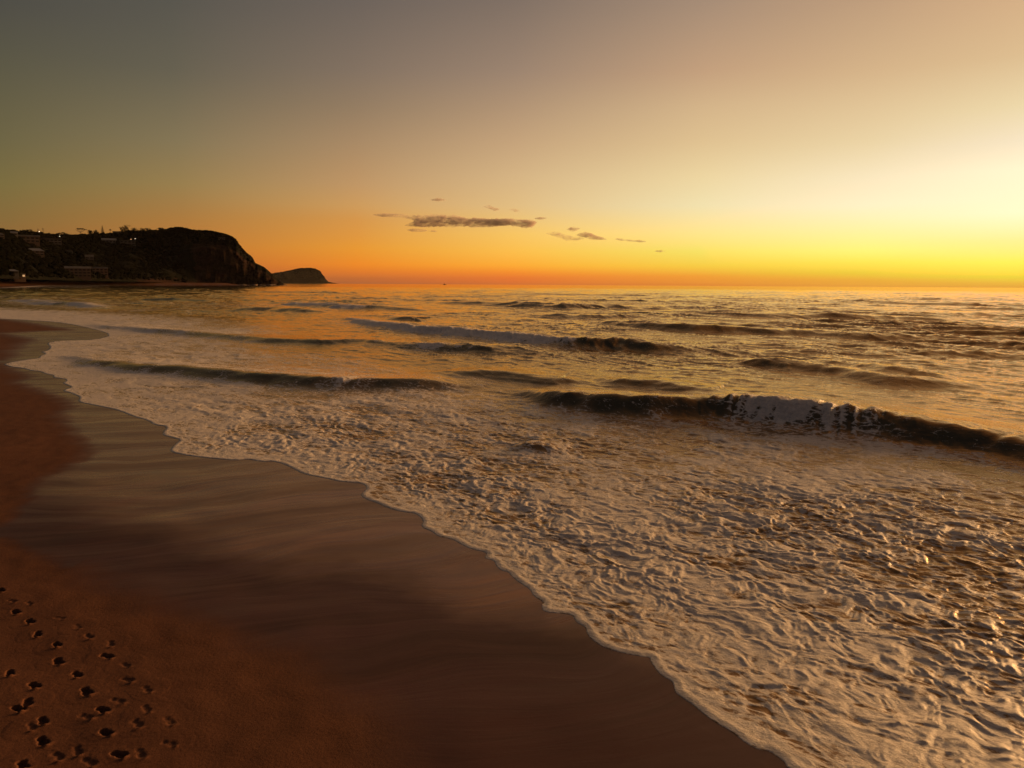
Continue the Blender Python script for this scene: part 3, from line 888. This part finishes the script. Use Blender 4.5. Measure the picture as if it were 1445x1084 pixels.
def build_bush():
    bv, bf = ico()
    vv = []; ff = []; n = 0
    def add(c, r, fl=.8):
        nonlocal n
        b = bv * (1 + .28 * RNG.normal(size=(12, 1))) * np.array([r, r, r * fl])
        vv.append(b + c); ff.append(bf + n); n += 12
    N = 9000
    for i in range(N):
        px = random.uniform(-120, 385); v = random.uniform(.03, 1.0) if i % 3 else random.uniform(.86, 1.04)
        dist, z, cl = hill_front(np.array(px), np.array(min(v, 1)))
        if cl > .5 and v < .56 + .1 * random.random(): continue
        if px > 352: continue
        c = pt(np.array(px), dist + max(0, v - 1) * 120, z)
        big = random.uniform(1.6, 4.2) * (1 - .55 * sstep(225, 330, px))
        add(c + np.array([0, 0, big * .25]), big)
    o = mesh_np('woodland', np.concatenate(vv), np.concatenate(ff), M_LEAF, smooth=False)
    tag(o, 'dense dark trees and scrub covering the large headland', 'woodland', kind='stuff')
    vv.clear(); ff.clear(); n = 0
    for i in range(1500):
        px = random.uniform(372, 458); v = random.uniform(.35, 1.1)
        ys = float(np.interp(px, SIL2P[:, 0], SIL2P[:, 1])); zr = float(at_dist(np.array(px), np.array(ys), 8300.0)[2])
        g = float(sstep(-.05, .9, np.array(min(v, 1))))
        c = pt(np.array(px), 8000 + v * 340, -4 + (zr + 4) * g)
        add(c, random.uniform(5, 13))
    o = mesh_np('distant_scrub', np.concatenate(vv), np.concatenate(ff), M_LEAF, smooth=False)
    tag(o, 'low scrub covering the farther hazy headland', 'scrub', kind='stuff')


# ------------------------------------------------------------------ on the headland: where a photo pixel meets the slope
def on_slope(px, py):
    vs = np.linspace(0, 1, 400)
    d, z, _ = hill_front(np.full(400, float(px)), vs)
    r = ray(px, py); t = r[2] / math.hypot(r[0], r[1])
    zz = CAM_H + t * d
    i = int(np.argmax(z >= zz)) if (z >= zz).any() else 399
    return pt(np.array(float(px)), d[i], z[i]), d[i] / F, math.atan2(r[0], r[1])


def leafy(root, n, ctr, ext, size, mat=None, flat=False):
    """crown of many small leaf faces gathered in clumps"""
    vs = []; fs = []
    k = max(3, n // 22)
    cl = []
    for _ in range(k):
        while True:
            q = np.array([random.uniform(-1, 1) for _ in range(3)])
            if q @ q < 1: break
        cl.append(q * np.array(ext) * .85 + np.array(ctr))
    for _ in range(n):
        c = cl[random.randrange(k)] + RNG.normal(size=3) * np.array(ext) * .20
        u = RNG.normal(size=3); u /= np.linalg.norm(u); w = np.cross(u, RNG.normal(size=3)); w /= np.linalg.norm(w)
        a = size * random.uniform(.6, 1.3); b = len(vs)
        vs += [c - u * a, c + w * a * .6, c + u * a, c - w * a * .6]; fs.append((b, b + 1, b + 2, b + 3))
    return mesh_np('crown', np.array(vs), np.array(fs), mat or M_LEAF, root, smooth=False)


def tree(px, py, hpx, wpx, kind, label, group=None):
    p, m, az = on_slope(px, py)
    h = hpx * m; w = wpx * m
    o = empty(kind, tuple(p))
    tag(o, label, 'tree', group)
    tr = MB(); tr.tube((0, 0, -3), (0, 0, h * .55), .05 * h ** .8, .03 * h ** .8)
    if kind == 'norfolk_pine':
        tr.tube((0, 0, h * .55), (0, 0, h), .03 * h ** .8, .05)
        vs = []; fs = []
        for i in range(9):
            f = i / 8; zz = h * (.18 + .80 * f); L = w / 2 * (1.05 - .95 * f)
            for j in range(7):
                a = j * math.tau / 7 + i * .4
                d = np.array([math.cos(a), math.sin(a), 0]); e = np.array([-d[1], d[0], 0])
                b = len(vs); s = .16 * L + .18
                vs += [np.array([0, 0, zz]), d * L * .55 + e * s + np.array([0, 0, zz + .02 * h]), d * L + np.array([0, 0, zz + .05 * h]), d * L * .55 - e * s + np.array([0, 0, zz + .02 * h])]
                fs.append((b, b + 1, b + 2, b + 3))
                b = len(vs)
                vs += [np.array([0, 0, zz - .01 * h]), d * L * .5 + np.array([0, 0, zz + .045 * h]), d * L + np.array([0, 0, zz + .05 * h]), d * L * .5 + np.array([0, 0, zz - .02 * h])]
                fs.append((b, b + 1, b + 2, b + 3))
        tr.build('trunk', M_BARK, o)
        mesh_np('crown', np.array(vs), np.array(fs), M_LEAF, o, smooth=False)
    elif kind == 'umbrella_tree':
        for j in range(7):
            a = j * math.tau / 7 + .3
            tr.tube((0, 0, h * .5), (math.cos(a) * w * .38, math.sin(a) * w * .38, h * .86), .035 * h ** .8, .15, 5)
        tr.build('trunk', M_BARK, o)
        leafy(o, 130, (0, 0, h * .90), (w * .5, w * .5, h * .15), .9)
    elif kind == 'palm_tree':
        tr.tube((0, 0, h * .55), (0, 0, h * .9), .03 * h ** .8, .2)
        tr.build('trunk', M_BARK, o)
        vs = []; fs = []
        for j in range(16):
            a = j * math.tau / 16; up = random.uniform(-.1, .5)
            d = np.array([math.cos(a), math.sin(a), 0]); e = np.array([-d[1], d[0], 0]); L = w * .55
            pts = [np.array([0, 0, h * .88]), d * L * .5 + np.array([0, 0, h * .88 + L * up]), d * L + np.array([0, 0, h * .88 + L * (up - .55)])]
            b = len(vs)
            for q, s in zip(pts, (.1, .5, .08)): vs += [q + e * s, q - e * s]
            fs += [(b, b + 2, b + 3, b + 1), (b + 2, b + 4, b + 5, b + 3)]
        mesh_np('crown', np.array(vs), np.array(fs), M_LEAF, o, smooth=False)
    else:
        for j in range(5):
            a = j * math.tau / 5
            tr.tube((0, 0, h * .35), (math.cos(a) * w * .25, math.sin(a) * w * .25, h * .7), .025 * h ** .8, .08, 5)
        tr.build('trunk', M_BARK, o)
        leafy(o, 260, (0, 0, h * .66), (w * .5, w * .5, h * .36), .8)
    return o


def build_trees():
    G = 'trees standing out along the headland ridge'
    tree(150, 332, 11.5, 5.2, 'norfolk_pine', 'tiered conifer standing alone on the ridge, pointed top', G)
    tree(119, 334, 9, 13, 'umbrella_tree', 'flat topped spreading tree on the ridge left of the bushy pair', G)
    tree(161, 332.5, 7.5, 3.2, 'palm_tree', 'small palm on the ridge just right of the tiered conifer', G)
    spec = [(132, 334, 8, 7, 'rounded tree on the ridge right of the flat topped tree'), (139.5, 334, 8, 6.5, 'bushy tree on the ridge nearest left of the tiered conifer'),
            (177, 331, 8.5, 8, 'broad tree at the left end of the high tree clump'), (184, 330, 10.5, 11, 'tallest wispy tree in the high clump right of the palm'),
            (196, 330, 7, 10, 'dense tree at the right end of the high clump'), (205, 330, 6.5, 8, 'low tree on the ridge before the notch in the skyline'),
            (213, 329, 6, 7, 'round tree right of the notch in the skyline'), (45, 331, 5.5, 14, 'wide dark tree on the ridge above the balcony house'),
            (93, 334, 4.5, 12, 'low wide tree left of the flat topped tree'), (28, 330, 4, 9, 'small tree on the far left ridge by the pale roof'),
            (6, 328, 4, 12, 'dark tree at the left edge of the ridge'), (232, 327, 4.5, 9, 'low tree on the ridge left of the bald summit')]
    for px, py, h, w, l in spec: tree(px, py, h, w, 'ridge_tree', l, G)


# ------------------------------------------------------------------ houses
def house(px, py, wpx, hpx, label, wall, roof, style='flat', floors=2, bays=4, depth=11, lit=(), group='houses on the headland', turn=0.0, name='house', balcony=True):
    """front centre foot of the house at photo pixel px, py"""
    p, m, az = on_slope(px, py)
    w = wpx * m; h = hpx * m
    o = empty(name, tuple(p), -az + turn)
    tag(o, label, 'house' if name == 'house' else name.replace('_', ' '), group)
    rh = h * (.18 if style == 'flat' else .34)
    wh = h - rh
    MB().box((0, depth / 2 - 1, wh / 2 - 2), (w, depth, wh + 4)).build('wall', wall, o)
    r = MB()
    if style == 'flat':
        r.box((0, depth / 2 - 1.6, wh + rh * .5), (w * 1.06, depth + 2.4, rh))
    elif style == 'gable':
        a, b = w * .54, depth / 2 + 1
        y = depth / 2 - 1
        r.poly([(-a, y - b, wh), (a, y - b, wh), (a, y + b, wh), (-a, y + b, wh), (-a, y, wh + rh), (a, y, wh + rh)],
               [(0, 1, 5, 4), (2, 3, 4, 5), (1, 2, 5), (3, 0, 4), (0, 3, 2, 1)])
    elif style == 'hip':
        a, b = w * .54, depth / 2 + 1; y = depth / 2 - 1
        r.poly([(-a, y - b, wh), (a, y - b, wh), (a, y + b, wh), (-a, y + b, wh), (-a * .5, y, wh + rh), (a * .5, y, wh + rh)],
               [(0, 1, 5, 4), (2, 3, 4, 5), (1, 2, 5), (3, 0, 4), (0, 3, 2, 1)])
    else:                                # arched roof
        n = 10; a = w * .52; y0, y1 = -2, depth
        vs = []
        for i in range(n + 1):
            t = math.pi * i / n
            vs += [(-a * math.cos(t), y0, wh + rh * math.sin(t)), (-a * math.cos(t), y1, wh + rh * math.sin(t))]
        fs = [(2 * i, 2 * i + 2, 2 * i + 3, 2 * i + 1) for i in range(n)] + [tuple(2 * i for i in range(n, -1, -1)), tuple(2 * i + 1 for i in range(n + 1))]
        r.poly(vs, fs)
    r.build('roof', roof, o)
    fh = wh / floors; bw = w / bays
    for k in range(floors):
        for b in range(bays):
            cx = -w / 2 + bw * (b + .5); cz = fh * (k + .5)
            mt = M_LITW if (k, b) in lit else M_GLASS
            wd = MB().box((cx, -1.06, cz), (bw * .62, .14, fh * .52)).build('window', mt, o)
        if balcony and k > 0:
            MB().box((0, -1.9, fh * k), (w * .98, 1.7, .35)).build('balcony', M_WALLP if wall is not M_WALLP else M_WALLB, o)
    return o


def lamp(px, py, hpx, mat, label, size=.75):
    p, m, az = on_slope(px, py)
    o = empty('street_lamp', tuple(p)); h = hpx * m + 3
    tag(o, label, 'lamp', 'lit lamps on the headland')
    MB().tube((0, 0, -2), (0, 0, h), .12, .08).tube((0, 0, h), (0, -1.2, h + .2), .07, .06, 6).build('pole', M_METAL, o)
    bv, bf = ico()
    mesh_np('lamp_head', bv * size * np.array([1, 1, .8]) + np.array([0, -1.3, h]), bf, mat, o)


def mast(px, py, hpx, label):
    p, m, az = on_slope(px, py)
    o = empty('power_pole', tuple(p), -az); h = hpx * m
    tag(o, label, 'pole', 'power poles on the ridge')
    MB().tube((0, 0, -2), (0, 0, h), .35, .25).build('pole', M_BARK, o)
    MB().box((0, -.35, h * .9), (2.8, .3, .3)).box((0, -.35, h * .76), (2.2, .28, .28)).build('crossarm', M_BARK, o)


def build_houses():
    house(42, 342.6, 26, 8.5, 'large two storey house with reddish left wall and pale balconies below the left ridge', M_WALLB, M_ROOFG, 'flat', 2, 6, 12)
    house(75.5, 344.2, 23, 6.5, 'long grey house with pale posts, right of the reddish balcony house', M_WALLG, M_ROOFD, 'flat', 2, 6, 11)
    house(4, 337, 11, 6.5, 'half visible brown house at the left photo edge below the ridge', M_WALLB, M_ROOFD, 'hip', 2, 3, 10)
    house(22, 332.5, 12, 4.5, 'pale gabled house breaking the ridge line at far left', M_WALLP, M_ROOFG, 'gable', 1, 3, 9)
    house(53, 361, 18, 8.5, 'house with pale grey sloping roof alone in the trees half way down the slope', M_WALLB, M_ROOFG, 'hip', 2, 4, 10)
    house(158, 343.5, 15, 6, 'dim pale house under the tiered conifer', M_WALLG, M_ROOFG, 'gable', 1, 4, 10)
    house(184, 346.5, 17, 6.5, 'dark house among trees beside the two bright lamps', M_WALLG, M_ROOFD, 'flat', 2, 4, 10)
    house(129, 369, 9, 8, 'small dim house above the gap between the two apartment blocks', M_WALLG, M_ROOFD, 'gable', 2, 2, 9)
    house(100, 358, 9, 4.5, 'small house with an arched roof above the white roofed block', M_WALLG, M_ROOFD, 'arch', 1, 2, 9, balcony=False)
    house(316, 338.5, 8, 3, 'pale low house on top of the cliff end', M_WALLG, M_ROOFD, 'flat', 1, 3, 7, balcony=False)
    house(170, 331.5, 9, 4, 'flat roofed house on the ridge right of the palm', M_WALLB, M_ROOFD, 'flat', 1, 3, 8, balcony=False)
    house(111.5, 391.2, 26, 12.5, 'pale apartment block with flat white roof standing just above the far beach', M_WALLB, M_ROOFW, 'flat', 3, 6, 14, name='apartment_block', group='apartment blocks above the far beach')
    house(142, 389.2, 17, 10.5, 'brown apartment block to the right of the white roofed one', M_WALLR2, M_ROOFG, 'flat', 3, 4, 13, name='apartment_block', group='apartment blocks above the far beach')
    house(15, 387, 17, 5.5, 'low beach building with dull grey hipped roof at far left', M_WALLG, M_ROOFG, 'hip', 1, 4, 10, balcony=False)
    house(29, 391.8, 11, 5, 'small beach kiosk with two lit openings at the back of the far sand', M_WALLB, M_ROOFD, 'flat', 1, 3, 7, lit=((0, 0), (0, 2)), balcony=False)
    lamp(189.5, 344, 3, M_LAMPO, 'orange lamp, left of the two bright lamps on the slope')
    lamp(195.5, 343, 3, M_LAMPW, 'white lamp, right of the two bright lamps on the slope')
    lamp(62.3, 333, 2.5, M_LAMPW, 'pale lamp on the ridge beside the power poles', .65)
    lamp(90.3, 339.5, 2.3, M_LAMPW, 'small white lamp right of the long grey house', .6)
    mast(60, 333, 8, 'shorter power pole on the ridge above the long grey house')
    mast(67, 334, 9.5, 'taller power pole on the ridge above the long grey house')
    # boat on the horizon
    q = at_dist(np.array(627.5), np.array(402.0), 3600.0)
    o = empty('boat', (q[0], q[1], 0), .3); tag(o, 'tiny dark boat on the horizon below the long cloud', 'boat')
    L = 16
    hull = MB().poly([(-L / 2, -2, -.4), (L * .38, -2, -.4), (L / 2, 0, -.4), (L * .38, 2, -.4), (-L / 2, 2, -.4),
                      (-L / 2, -2.4, 2.2), (L * .42, -2.3, 2.4), (L * .58, 0, 2.9), (L * .42, 2.3, 2.4), (-L / 2, 2.4, 2.2)],
                     [(0, 1, 6, 5), (1, 2, 7, 6), (2, 3, 8, 7), (3, 4, 9, 8), (4, 0, 5, 9), (5, 6, 7, 8, 9), (4, 3, 2, 1, 0)])
    hull.build('hull', M_HULL, o)
    MB().box((-1.5, 0, 3.7), (5, 3, 2.8)).box((-1.2, 0, 5.5), (3.2, 2.6, .8)).build('cabin', M_HULL, o)
    MB().tube((-1.5, 0, 5.9), (-1.5, 0, 9), .12, .08).build('mast', M_HULL, o)


# ------------------------------------------------------------------ clouds
def make_cloud_mat():
    m, nt, out = mat_new('cloud_vapour'); t = NT(nt)
    p = t.pos()
    n = t.noise(t.mapping(p, (1, 1, 2.2)), .0085, 6, .68, .3)
    n2 = t.noise(t.mapping(p, (1, 1, 1.6)), .0022, 4, .6)
    d = t.math('MULTIPLY', t.mapr(t.math('ADD', n, t.math('MULTIPLY', t.math('SUBTRACT', n2, .5), .7)), .36, .62, .04, 1), .0125)
    v = t.n('ShaderNodeVolumePrincipled')
    v.inputs['Color'].default_value = (.93, .80, .74, 1)
    t.link(d, v.inputs['Density'])
    v.inputs['Anisotropy'].default_value = .0
    t.link(v.outputs[0], out.inputs['Volume'])
    return m


# each cloud: photo stations (column, upper edge, lower edge) and what it is
CLOUDS = [
    ([(576, 318, 319.5), (586, 314, 320), (591, 306, 320.5), (600, 304.5, 320.5), (612, 304, 320), (625, 304.5, 319), (640, 305, 320), (650, 307, 319), (660, 308.5, 319), (672, 308, 320), (690, 309.5, 319.5), (705, 309, 318), (720, 308.5, 317), (730, 309.5, 319), (742, 310, 320), (750, 310.5, 319), (755, 312, 314)], 'long flat grey brown cloud, by far the largest'),
    ([(530, 303.5, 304.5), (538, 302, 306), (548, 302, 306), (556, 302, 306), (566, 302.5, 306.5), (576, 304, 308), (584, 304, 310), (590, 306, 311)], 'thin broken wisp trailing off the left end of the long cloud'),
    ([(576, 324.5, 325.3), (582, 323.4, 326.8), (592, 323.2, 327), (602, 324.4, 326)], 'small flat cloud just under the left end of the long cloud'),
    ([(603, 325.8, 326.8), (609, 324.8, 327.4), (615, 325.8, 326.8)], 'tiny scrap of cloud right of the flat one under the long cloud'),
    ([(609, 281.8, 282.8), (618, 280, 283.6), (627, 281.6, 282.4)], 'tiny lens shaped cloud high above the left of the long cloud'),
    ([(684, 291.5, 292.5), (690, 290, 294), (697, 293, 297), (704, 294.6, 295.8)], 'little double scrap of cloud above the middle of the long cloud'),
    ([(720, 295.6, 296.6), (727, 295.2, 298.6), (734, 297.4, 298.4)], 'tiny slanting scrap of cloud above the right end of the long cloud'),
    ([(756, 308, 309), (763, 306.6, 309.6), (770, 307.6, 308.4)], 'small thin scrap just off the right end of the long cloud'),
    ([(773, 329, 330.4), (780, 327.6, 332), (788, 328, 335), (796, 331, 338.4), (806, 333.6, 339), (816, 335, 338.6), (822, 336, 337.4)], 'sloping left half of the bean shaped cloud pair'),
    ([(801, 323.4, 324.4), (806, 321, 326.2), (811, 320.8, 326), (817, 322, 323.4)], 'small puff hanging above the sloping cloud'),
    ([(812, 332.4, 333.2), (818, 329.6, 333.6), (826, 328.6, 335), (834, 329.8, 338), (842, 333.4, 338), (850, 335.4, 338), (854, 337, 338)], 'flat right half of the bean shaped cloud pair'),
    ([(871, 336.8, 338), (877, 336.8, 339.4), (885, 338.6, 340), (895, 339.4, 340.8), (902, 339.2, 341.6), (909, 340.6, 341.4)], 'thin streak of cloud farthest right of the clear ones'),
    ([(926, 354, 355), (932, 353.4, 355.6), (938, 354.4, 355)], 'faint tiny scrap of cloud low on the right'),
]


def build_clouds():
    m = make_cloud_mat(); D = 14000.0; s = D / F
    for i, (st, lab) in enumerate(CLOUDS):
        q = np.array(st, float)
        cx, cy = q[:, 0].mean(), q[:, 1:].mean()
        c = at_dist(np.array(cx), np.array(cy), D)
        az = math.atan2(c[0], c[1])
        nx = max(24, int((q[-1, 0] - q[0, 0]) * 2.2)); nt_ = 26
        xs = np.linspace(q[0, 0] - 1.5, q[-1, 0] + 1.5, nx)
        up = np.interp(xs, q[:, 0], q[:, 1]); lo = np.interp(xs, q[:, 0], q[:, 2])
        mid = (up + lo) / 2; half = (lo - up) / 2 + .5
        half = half * np.minimum(1, np.sqrt(np.maximum(.0, np.minimum(xs - xs[0], xs[-1] - xs) / 3.0)) + .02)
        th = np.linspace(0, math.tau, nt_, endpoint=False)
        T, Xs = np.meshgrid(th, xs)
        H = half[:, None] * np.ones_like(T); Mi = mid[:, None] * np.ones_like(T)
        lump = 1 + .22 * gn(Xs / 4.5, T * 1.6, 700 + i) + .16 * gn(Xs / 1.7, T * 3.2, 730 + i)
        dep = np.clip(H * 2.2, 3, 14)
        V = np.stack([(Xs - cx) * s, dep * np.cos(T) * s * lump, (cy - Mi) * s + H * np.sin(T) * s * lump], -1).reshape(-1, 3)
        idx = np.arange(nx * nt_).reshape(nx, nt_)
        f = np.stack([idx[:-1], idx[1:], np.roll(idx, -1, 1)[1:], np.roll(idx, -1, 1)[:-1]], -1).reshape(-1, 4)
        e0 = len(V); V = np.concatenate([V, [V[:nt_].mean(0)], [V[-nt_:].mean(0)]])
        cap = [(e0, k, (k + 1) % nt_, e0) for k in range(nt_)] ; b0 = (nx - 1) * nt_
        tri = [(e0, k, (k + 1) % nt_) for k in range(nt_)] + [(e0 + 1, b0 + (k + 1) % nt_, b0 + k) for k in range(nt_)]
        f3 = np.concatenate([f[:, [0, 1, 2]], f[:, [0, 2, 3]], np.array(tri)])
        o = mesh_np('cloud', V, f3[:, ::-1], m)
        o.location = tuple(c); o.rotation_euler = (0, 0, -az)
        tag(o, lab, 'cloud', 'small clouds above the horizon')


# ------------------------------------------------------------------ sky and sun
SUN_AZ = 42.0
SKY = {   # photo column: [(row, r, g, b)] as the sky looks there
    20: [(0, 78, 76, 69), (100, 92, 88, 69), (200, 110, 101, 69), (260, 124, 109, 64), (310, 136, 106, 58), (350, 150, 100, 50), (375, 145, 86, 48), (397, 120, 74, 44)],
    260: [(0, 88, 85, 77), (100, 102, 96, 80), (200, 132, 117, 85), (260, 152, 126, 78), (310, 172, 122, 62), (350, 188, 117, 52), (375, 180, 102, 50), (397, 150, 88, 50)],
    505: [(0, 108, 98, 90), (100, 130, 113, 97), (150, 147, 124, 98), (200, 168, 137, 102), (260, 192, 150, 102), (290, 206, 155, 92), (310, 214, 150, 75), (350, 232, 152, 52), (373, 238, 138, 40), (385, 220, 118, 42), (393, 190, 102, 48), (400, 165, 95, 55)],
    725: [(0, 128, 112, 100), (100, 156, 132, 112), (150, 177, 147, 117), (200, 197, 163, 124), (250, 214, 180, 132), (290, 226, 189, 130), (330, 248, 197, 98), (355, 253, 190, 76), (374, 254, 172, 54), (384, 246, 142, 44), (392, 230, 116, 46), (401, 205, 105, 50)],
    985: [(0, 166, 140, 118), (100, 196, 160, 126), (150, 212, 180, 138), (200, 224, 194, 146), (250, 238, 214, 162), (290, 243, 226, 175), (330, 246, 230, 140), (355, 245, 226, 100), (375, 248, 205, 68), (390, 240, 155, 50), (402, 222, 132, 50)],
    1215: [(0, 192, 158, 125), (100, 214, 180, 138), (150, 226, 197, 152), (200, 236, 212, 166), (250, 246, 232, 192), (290, 249, 243, 200), (330, 247, 243, 158), (355, 245, 242, 120), (370, 243, 232, 85), (385, 240, 205, 60), (395, 235, 170, 55), (404, 228, 155, 58)],
    1420: [(0, 214, 176, 135), (80, 222, 190, 145), (150, 238, 216, 170), (200, 246, 230, 196), (240, 250, 248, 208), (300, 252, 251, 206), (340, 248, 242, 150), (370, 245, 240, 90), (390, 240, 215, 60), (400, 233, 178, 58), (405, 228, 165, 58)],
}
UPPER = {   # how each column goes on above the frame: elevation, colour
    20: [(40, 70, 69, 70), (90, 74, 75, 82)], 260: [(40, 78, 74, 74), (90, 74, 75, 82)], 505: [(40, 90, 83, 80), (90, 74, 75, 82)], 725: [(40, 118, 94, 74), (90, 74, 75, 82)],
    985: [(42, 152, 112, 80), (90, 74, 75, 82)], 1215: [(45, 176, 124, 82), (90, 74, 75, 82)], 1420: [(45, 188, 130, 82), (90, 74, 75, 82)],
}


def lin(c):
    c = c / 255.0
    return c / 12.92 if c <= .04045 else ((c + .055) / 1.055) ** 2.4


def sun_side(r, g, b):
    """linear radiance of a sky tone; where the photo's red and green are at their limit the real sky is brighter"""
    sm = lambda v, a, c: (lambda u: u * u * (3 - 2 * u))(min(1, max(0, (v - a) / (c - a))))
    k = sm(r, 238, 246) * max(sm(g, 224, 246) * (1 - .85 * sm(b, 120, 180)), sm(g, 246, 254))
    return lin(r) * (1 + 1.15 * k), lin(g) * (1 + .06 * k), lin(b)


def build_sky():
    w = bpy.data.worlds.new('World'); SC.world = w; w.use_nodes = True
    nt = w.node_tree; nt.nodes.clear(); t = NT(nt)
    out = t.n('ShaderNodeOutputWorld'); bg = t.n('ShaderNodeBackground')
    d = t.n('ShaderNodeTexCoord').outputs['Generated']
    sep = t.n('ShaderNodeSeparateXYZ'); t.link(d, sep.inputs[0])
    X, Y, Z = sep.outputs
    el = t.math('ARCSINE', Z)
    el = t.math('MAXIMUM', el, 0.0)
    tt = t.math('SQRT', t.math('DIVIDE', el, math.pi / 2))
    sx, sy = math.sin(R(SUN_AZ)), math.cos(R(SUN_AZ))
    hl = t.math('SQRT', t.math('ADD', t.math('MULTIPLY', X, X), t.math('MULTIPLY', Y, Y)))
    cs = t.math('DIVIDE', t.math('ADD', t.math('MULTIPLY', X, sx), t.math('MULTIPLY', Y, sy)), t.math('MAXIMUM', hl, 1e-4))
    ang = t.math('MULTIPLY', t.math('ARCCOSINE', t.math('MINIMUM', t.math('MAXIMUM', cs, -1.0), 1.0)), 180 / math.pi)
    ramps = []
    def ramp(stops):
        nd = t.n('ShaderNodeValToRGB'); cr = nd.color_ramp; cr.interpolation = 'LINEAR'
        stops = sorted(stops)
        while len(cr.elements) < len(stops): cr.elements.new(.5)
        for e, (p_, c) in zip(cr.elements, stops):
            e.position = p_; e.color = sun_side(*c) + (1,)
        t.link(tt, nd.inputs[0]); return nd.outputs[0]
    for cx in sorted(SKY, reverse=True):
        st = []; hz = None
        for r in SKY[cx]:
            v = ray(cx, r[0]); e = math.degrees(math.asin(v[2] / np.linalg.norm(v)))
            st.append((math.sqrt(max(e, 0) / 90), r[1:]))
        st += [(math.sqrt(e / 90), c) for e, *c in UPPER[cx]]
        v = ray(cx, 402.0)
        az = math.degrees(math.atan2(v[0], v[1]))
        ramps.append((SUN_AZ - az, ramp(st)))
    ramps.append((120, ramp([(0, (70, 50, 42)), (.25, (70, 60, 58)), (.5, (64, 61, 63)), (1, (74, 75, 82))])))
    ramps.append((180, ramp([(0, (40, 34, 35)), (.25, (48, 44, 48)), (.5, (54, 53, 58)), (1, (74, 75, 82))])))
    c = ramps[0][1]
    for (a0, _), (a1, cc) in zip(ramps[:-1], ramps[1:]):
        c = t.mix(t.mapr(ang, a0, a1, 0, 1, False), c, cc)
    # below the horizon the world is dim
    c = t.mix(t.mapr(Z, -.12, -.004), (.012, .009, .007, 1), c)
    t.link(c, bg.inputs[0]); bg.inputs[1].default_value = 1.0
    t.link(bg.outputs[0], out.inputs[0])
    w.cycles.sampling_method = 'AUTOMATIC'
    l = bpy.data.lights.new('sun', 'SUN'); o = bpy.data.objects.new('sun', l); COL.objects.link(o)
    l.energy = 6.6; l.color = (1.0, .52, .19); l.angle = R(14)
    e = R(7.0); a = R(SUN_AZ + 15)
    dv = Vector((math.sin(a) * math.cos(e), math.cos(a) * math.cos(e), math.sin(e)))
    o.rotation_euler = dv.to_track_quat('Z', 'Y').to_euler()


def build_haze():
    m, nt, out = mat_new('haze_air'); t = NT(nt)
    v = t.n('ShaderNodeVolumePrincipled')
    v.inputs['Color'].default_value = (.95, .85, .75, 1); v.inputs['Density'].default_value = HAZE
    v.inputs['Anisotropy'].default_value = .3
    t.link(v.outputs[0], out.inputs['Volume'])
    o = MB().box((0, 3200, 58), (13600, 13600, 124)).build('haze', m)
    tag(o, 'thin warm sea haze over the bay', 'haze', kind='stuff')


HAZE = 0.55e-5
build_sky()
build_beach()
build_footprints()
build_sea()
build_spray()
build_headland()
build_bush()
build_trees()
build_houses()
build_clouds()
if HAZE: build_haze()

SC.view_settings.view_transform = 'Standard'
SC.view_settings.look = 'None'
SC.view_settings.exposure = 0
SC.view_settings.gamma = 1
SC.cycles.max_bounces = 6
SC.cycles.volume_bounces = 2
SC.cycles.transparent_max_bounces = 8
SC.cycles.use_denoising = True
